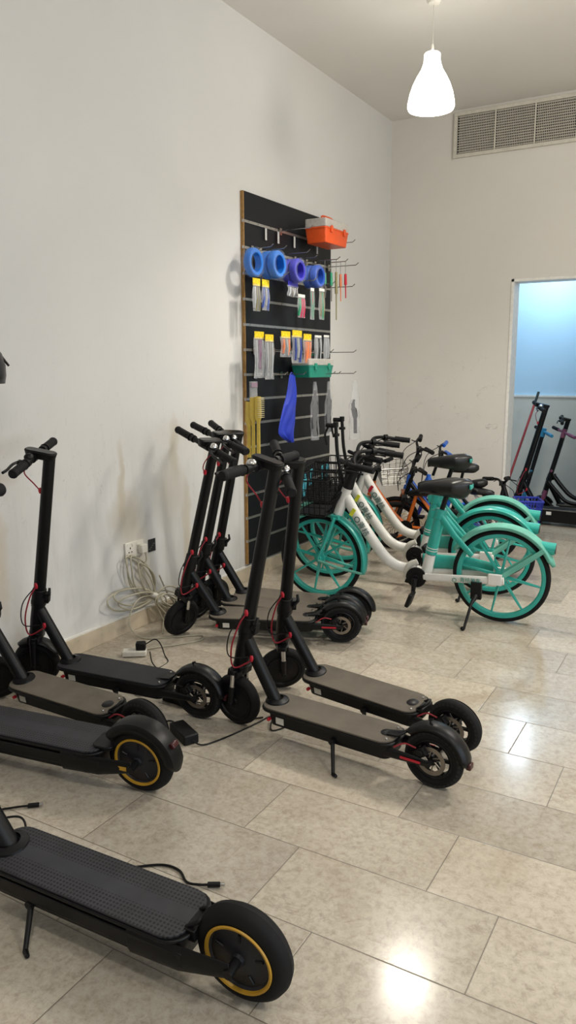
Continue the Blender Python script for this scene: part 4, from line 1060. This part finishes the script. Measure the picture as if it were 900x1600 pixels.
CBL = mat('dirty_white_cable', '#aaa490', .5)
def loop(mb, cy_, cz, ry, rz, ang, r=.0042, x0=XL+.022, n=22, wob=.004, openf=1.0, ph=0):
    pts = []
    for k in range(n+1):
        q = 2*PI*openf*k/n+ph; y = ry*math.cos(q); z = rz*math.sin(q); ca, sa = math.cos(ang), math.sin(ang)
        pts.append(V((x0+.012+.010*math.sin(q*2+ry*40), cy_+y*ca-z*sa+wob*math.sin(q*3), max(.008, cz+y*sa+z*ca))))
    mb.tube(pts, r, 8)
def white_cable():
    t = thing('coiled_cable', 'tangled off-white cable coil hanging by the wall below the socket', 'cable', (0, 0, 0))
    hub = (3.245, .165); mb = MB()
    for a, L, wv, x0 in ((127, .33, .15, 0), (124, .31, .13, .006), (130, .35, .11, .010), (118, .24, .09, .014), (172, .38, .12, .004), (168, .33, .09, .010), (176, .29, .08, .016),
                     (-22, .24, .09, .02), (-12, .20, .11, .03), (-35, .22, .08, .045), (-50, .20, .10, .06), (-28, .26, .07, .075), (-70, .17, .08, .05)):
        q = R(a); loop(mb, hub[0]+math.cos(q)*L*.5, hub[1]+math.sin(q)*L*.5, L*.5, wv*.5, q, r=.0046, x0=XL+.018+x0, wob=.008)
    mb.build('coils', CBL, t)
    mb = MB(); mb.tube(spline([(XL+.046, 3.182, .432), (XL+.042, 3.19, .38), (XL+.036, 3.15, .33), (XL+.03, 3.20, .26), (XL+.04, 3.24, .17)]), .004, 8); mb.build('lead', CBL, t)
    mb = MB(); mb.tube(spline([(XL+.04, 3.24, .17), (XL+.05, 3.10, .18), (XL+.07, 3.00, .10), (XL+.10, 3.00, .03), (-2.62, 3.02, .005), (-2.50, 3.12, .005), (-2.40, 3.20, .005), (-2.36, 3.14, .005), (-2.42, 3.03, .005), (-2.50, 2.93, .005), (-2.53, 2.87, .006)]), .0042, 8); mb.build('floor_run', CBL, t)
    mb = MB(); mb.tube(spline([(XL+.04, 3.30, .27), (XL+.045, 3.36, .15), (XL+.06, 3.40, .08), (XL+.05, 3.33, .03), (XL+.12, 3.22, .006), (XL+.2, 3.12, .005)]), .0042, 8); mb.build('loose_end', CBL, t)
    MB().tube([(XL+.030, 3.225, .18), (XL+.055, 3.255, .16)], .018, 10).build('tie', OFFW, t)
white_cable()
t = thing('power_strip', 'white power strip on the floor beyond the black scooter deck', 'power strip', (-2.52, 2.80, 0), R(35))
MB().box((0, 0, .018), (.12, .055, .030)).build('strip_body', OFFW, t, bevel=.006)
for k in (-.035,): MB().cyl((k, 0, .030), (k, 0, .0312), .017, seg=20).build('outlet', mat('hole_black', '#050505', .9), t)
t = thing('black_plug', 'black charger plug standing in the white power strip on the floor', 'plug', (-2.495, 2.82, .030), R(35))
MB().box((0, 0, .022), (.05, .042, .040)).build('plug_body', BLKP, t, bevel=.006)
MB().tube(spline([(.025, 0, .03), (.07, .01, .05), (.10, -.01, .03), (.12, -.03, -.02), (.14, -.10, -.031), (.10, -.18, -.031)]), .0032, 8).build('lead', BLKP, t)
def charger(label, x, y, rz, cable):
    t = thing('charger', label, 'charger', (x, y, 0), rz)
    MB().box((0, 0, .020), (.145, .062, .040)).build('charger_body', BLKP, t, bevel=.005)
    for i, c in enumerate(cable): 
        M_ = Matrix.Rotation(-rz, 3, 'Z'); pts = [M_ @ (V(p)-V((x, y, 0))) for p in c]
        MB().tube(spline(pts), .0032, 8).build('lead', BLKP, t)
charger('black charger brick on the floor behind the yellow-ringed wheel', -1.765, 2.225, R(152),
    [[(-1.70, 2.19, .02), (-1.66, 2.20, .006), (-1.63, 2.26, .004), (-1.60, 2.36, .004), (-1.575, 2.47, .004), (-1.555, 2.56, .004), (-1.50, 2.56, .004), (-1.46, 2.50, .004), (-1.49, 2.44, .004), (-1.52, 2.50, .02), (-1.475, 2.55, .07), (-1.45, 2.51, .10)],
     [(-1.83, 2.26, .02), (-1.90, 2.30, .006), (-1.96, 2.20, .005), (-2.0, 2.25, .005)]])
charger('small black charger brick under the rear wheel of the black-decked scooter', -1.985, 2.475, R(175),
    [[(-1.92, 2.47, .02), (-1.86, 2.52, .005), (-1.78, 2.62, .005), (-1.70, 2.60, .005), (-1.62, 2.50, .005), (-1.58, 2.52, .005)],
     [(-2.06, 2.48, .02), (-2.14, 2.52, .005), (-2.20, 2.60, .005), (-2.26, 2.52, .005), (-2.20, 2.44, .005), (-2.12, 2.47, .03), (-2.08, 2.52, .06), (-2.20, 2.66, .005), (-2.35, 2.74, .01), (-2.42, 2.80, .04)]])
def floor_cable(label, pts, plug):
    t = thing('charging_cable', label, 'cable', (0, 0, 0))
    P = spline(pts); MB().tube(P, .0036, 8).build('cord', BLKP, t)
    if plug:
        d = (V(pts[-1])-V(pts[-2])).normalized(); a = V(pts[-1])
        MB().tube([a-d*.004, a+d*.030, a+d*.032], [.0075, .0075, .005], 12).build('connector', BLKP, t)
        MB().tube([a+d*.030, a+d*.044], .0045, 10).build('connector_tip', CHR, t)
floor_cable('black cable end lying beyond the deck of the closest scooter', [(-1.47, 1.43, .02), (-1.40, 1.50, .006), (-1.33, 1.555, .005), (-1.27, 1.56, .005), (-1.22, 1.53, .005), (-1.18, 1.535, .008), (-1.155, 1.548, .009)], True)
floor_cable('black cable end on the floor at the left edge, beyond the closest scooter', [(-2.10, 1.42, .01), (-2.05, 1.44, .01), (-1.99, 1.50, .006), (-1.93, 1.555, .008), (-1.905, 1.575, .009)], True)
floor_cable('thin black wire loop rising behind the deck of the closest scooter', [(-1.96, 1.40, .005), (-1.90, 1.45, .03), (-1.83, 1.475, .045), (-1.78, 1.45, .03), (-1.77, 1.40, .006)], False)

# ------------------------------------------------------------------ helmet at the left edge
t = thing('helmet', 'black helmet hanging on the left wall at the edge of the picture', 'helmet', (XL+.155, 2.04, 1.385))
hp = [(.0, .17), (.05, .165), (.09, .145), (.118, .105), (.128, .06), (.128, .02), (.122, -.01)]
o = MB().lathe(hp, (0, 0, 0), 'Z', 32).build('helmet_shell', mat('helmet_black', '#16171a', .35), t, solid=.012); o.scale = (1.0, 1.12, 1)
for k in range(3):
    MB().tube(spline([(-.08+.08*k, -.13, .06), (-.05+.05*k, -.06, .165), (-.05+.05*k, .05, .172), (-.08+.08*k, .135, .06)]), .010, 8, flat=(.5, 1)).build('vent_ridge', DKMET, t)
MB().tube(spline([(.10, -.07, 0), (.04, -.03, -.10), (-.04, .03, -.10), (-.10, .07, 0)]), .005, 6).build('chin_strap', BLKP, t)
t = thing('wall_hook', 'small black hook on the left wall holding the helmet', 'hook', (XL, 2.055, 1.50)); MB().tube([(0, 0, 0), (.03, 0, 0), (.04, 0, .02)], .005, 8).build('hook_rod', BLKP, t)

# ------------------------------------------------------------------ the back room's things
make_scooter('tall black electric scooter right beside the red broom handle in the next room', -.85, 7.30, R(184), -.04, .35, cables='red', kick=False, reg=False)
def toy_scooter(label, x, y, heading, lean, stemc, barc, H=.86, deckc=BLKP, steer=0.5):
    t = thing('kick_scooter', label, 'scooter', (x, y, 0), heading, rx=lean)
    side = V((0, 1, 0)); a = V((.56, 0, .17)); b = V((.40, 0, H)); ax = (b-a).normalized()
    S = Matrix.Translation(a) @ Matrix.Rotation(steer, 4, ax) @ Matrix.Translation(-a)
    MB().prism(rrect(.06, .46, -.055, .055, .03), .075, .095).build('deck', deckc, t, bevel=.003)
    MB().tube([(.44, 0, .085), (.53, 0, .16), a+V((0, 0, .03))], .016, 12).build('neck_tube', deckc, t)
    for c, n in ((V((0, 0, .06)), 'rear_wheel'), (V((.60, 0, .06)), 'front_wheel')):
        o = tyre_mb(c, .06, .014, 28).build(n, RUB, t); hub_disc_mb(c, .042, .024, 24).build('hub', DKMET, o)
        if n[0] == 'f': o.matrix_local = S
    fender_mb((0, 0, .06), .068, R(40), R(150), .02, .006, 10).build('rear_fender', deckc, t, solid=.003)
    MB().box((.03, 0, .075), (.08, .06, .018)).build('wheel_bracket', DKMET, t)
    mb = MB(); mb.tube([a-ax*.02, a+ax*.10], .021, 12)
    for s_ in (-1, 1): mb.tube([a-ax*.02+side*s_*.022, V((.60, s_*.024, .06))], .009, 8)
    o = mb.build('fork', barc, t); o.matrix_local = S
    o = MB().tube([a+ax*.08, b], .019, 12).build('stem', stemc, t); o.matrix_local = S
    mb = MB(); mb.tube([b-ax*.05, b+ax*.03], .022, 12); mb.tube([b-side*.17, b+side*.17], .012, 10); o = mb.build('handlebar', barc, t); o.matrix_local = S
    for s_ in (-1, 1): MB().tube([b+side*s_*.09, b+side*s_*.185], .016, 10).build('grip', barc if s_ > 0 else GRIP, o)
    mb = MB(); mb.tube([a+ax*.30+side*.015, a+ax*.30+side*.035], .012, 8); mb.build('clamp', barc, t)
toy_scooter('small kick scooter with blue handlebar and black stem in the next room', -1.13, 7.48, R(182), -.03, BLK, mat('bright_cyan_plastic', '#2b7fa8', .4), H=.84, steer=.6)
toy_scooter('small kick scooter with pink handlebar parts and dark stem in the next room', -.97, 7.62, R(184), -.05, BLK, mat('dusty_pink_plastic', '#7a4560', .4), H=.83, steer=.7)
gs = make_scooter('electric scooter with greyish green handlebar, rightmost in the next room', -.80, 7.66, R(180), -.05, .2, cables=None, kick=False, barmat=mat('grey_green_grip', '#5f6d66', .6), reg=False, susp=False); gs.scale = (.87, .87, .87)
# dark frame with a curved front leaning beside them and the long deck lying in front
t = thing('scooter_deck', 'long black scooter deck with a metal edge lying on its side in the next room', 'deck', (-1.02, 7.20, 0), R(-2))
MB().box((0, 0, .10), (1.05, .13, .13)).build('deck_body', BLKP, t, bevel=.012)
MB().box((0, -.067, .155), (1.02, .004, .010)).build('edge_strip', SIL, t)
MB().box((-.36, -.0665, .120), (.045, .003, .030)).build('sticker', WC, t)
MB().cyl((-.47, -.05, .045), (-.47, .05, .045), .045, seg=20).build('wheel', RUB, t); MB().cyl((.47, -.05, .045), (.47, .05, .045), .045, seg=20).build('wheel', RUB, t)
t = thing('bent_frame_tube', 'curved black frame tube resting above the long deck in the next room', 'frame', (0, 0, 0))
MB().tube(spline([(-1.44, 7.56, .42), (-1.36, 7.53, .33), (-1.25, 7.50, .235), (-1.12, 7.47, .215), (-.80, 7.45, .21)]), .020, 12).build('upper_tube', BLK, t)
MB().tube(spline([(-1.47, 7.50, .36), (-1.38, 7.47, .27), (-1.28, 7.44, .19), (-1.12, 7.43, .172), (-.80, 7.42, .17)]), .018, 12).build('lower_tube', BLK, t)
MB().cyl((-.82, 7.38, .10), (-.82, 7.5, .10), .10, seg=24).build('wheel', RUB, t)
t = thing('broom', 'broom with a long red handle leaning in the corner of the next room', 'broom', (-1.90, 7.28, 0))
top = V((.235, .50, 1.20)); d = top.normalized()
MB().tube([d*.10, d*1.22], .0115, 12).build('handle', mat('broom_red', '#a3353a', .4), t)
MB().tube([d*1.19, d*1.315], .0125, 12).build('handle_end', mat('dark_teal_cap', '#17292c', .4), t)
MB().box((0, 0, .09), (.26, .05, .035)).build('broom_head', BLKP, t, bevel=.006)
mb = MB()
for i in range(26):
    for j in range(4): mb.tube([(-.12+i*.0096, -.018+j*.012, .075), (-.128+i*.0102, -.024+j*.016, .002)], .0016, 4)
mb.build('bristles', mat('grey_bristles', '#4a4d52', .8), t)
# slotted plastic basket on the front of the small bike
def blue_basket(parent):
    mb = MB(); sx, sy_, h = .20, .30, .17; O = V((.475, 0, .20))
    def P(u, v, z): k = .78+.22*z; return O+V(((u-.5)*sx*k, (v-.5)*sy_*k, z*h))
    for z in (0, .33, .66, 1): mb.tube([P(0, 0, z), P(1, 0, z), P(1, 1, z), P(0, 1, z)], .005 if z < 1 else .009, 6, closed=True)
    for i in range(9):
        u = i/8; mb.tube([P(u, 0, 1), P(u, 0, 0)], .004, 5); mb.tube([P(u, 1, 1), P(u, 1, 0)], .004, 5)
    for i in range(13):
        v = i/12; mb.tube([P(0, v, 1), P(0, v, 0)], .004, 5); mb.tube([P(1, v, 1), P(1, v, 0)], .004, 5)
    mb.box(O+V((0, 0, .002)), (sx*.78, sy_*.78, .005)); q = mb.build('basket', DBL, parent); q['label'] = 'dark blue slotted basket'
blue_basket(kb)
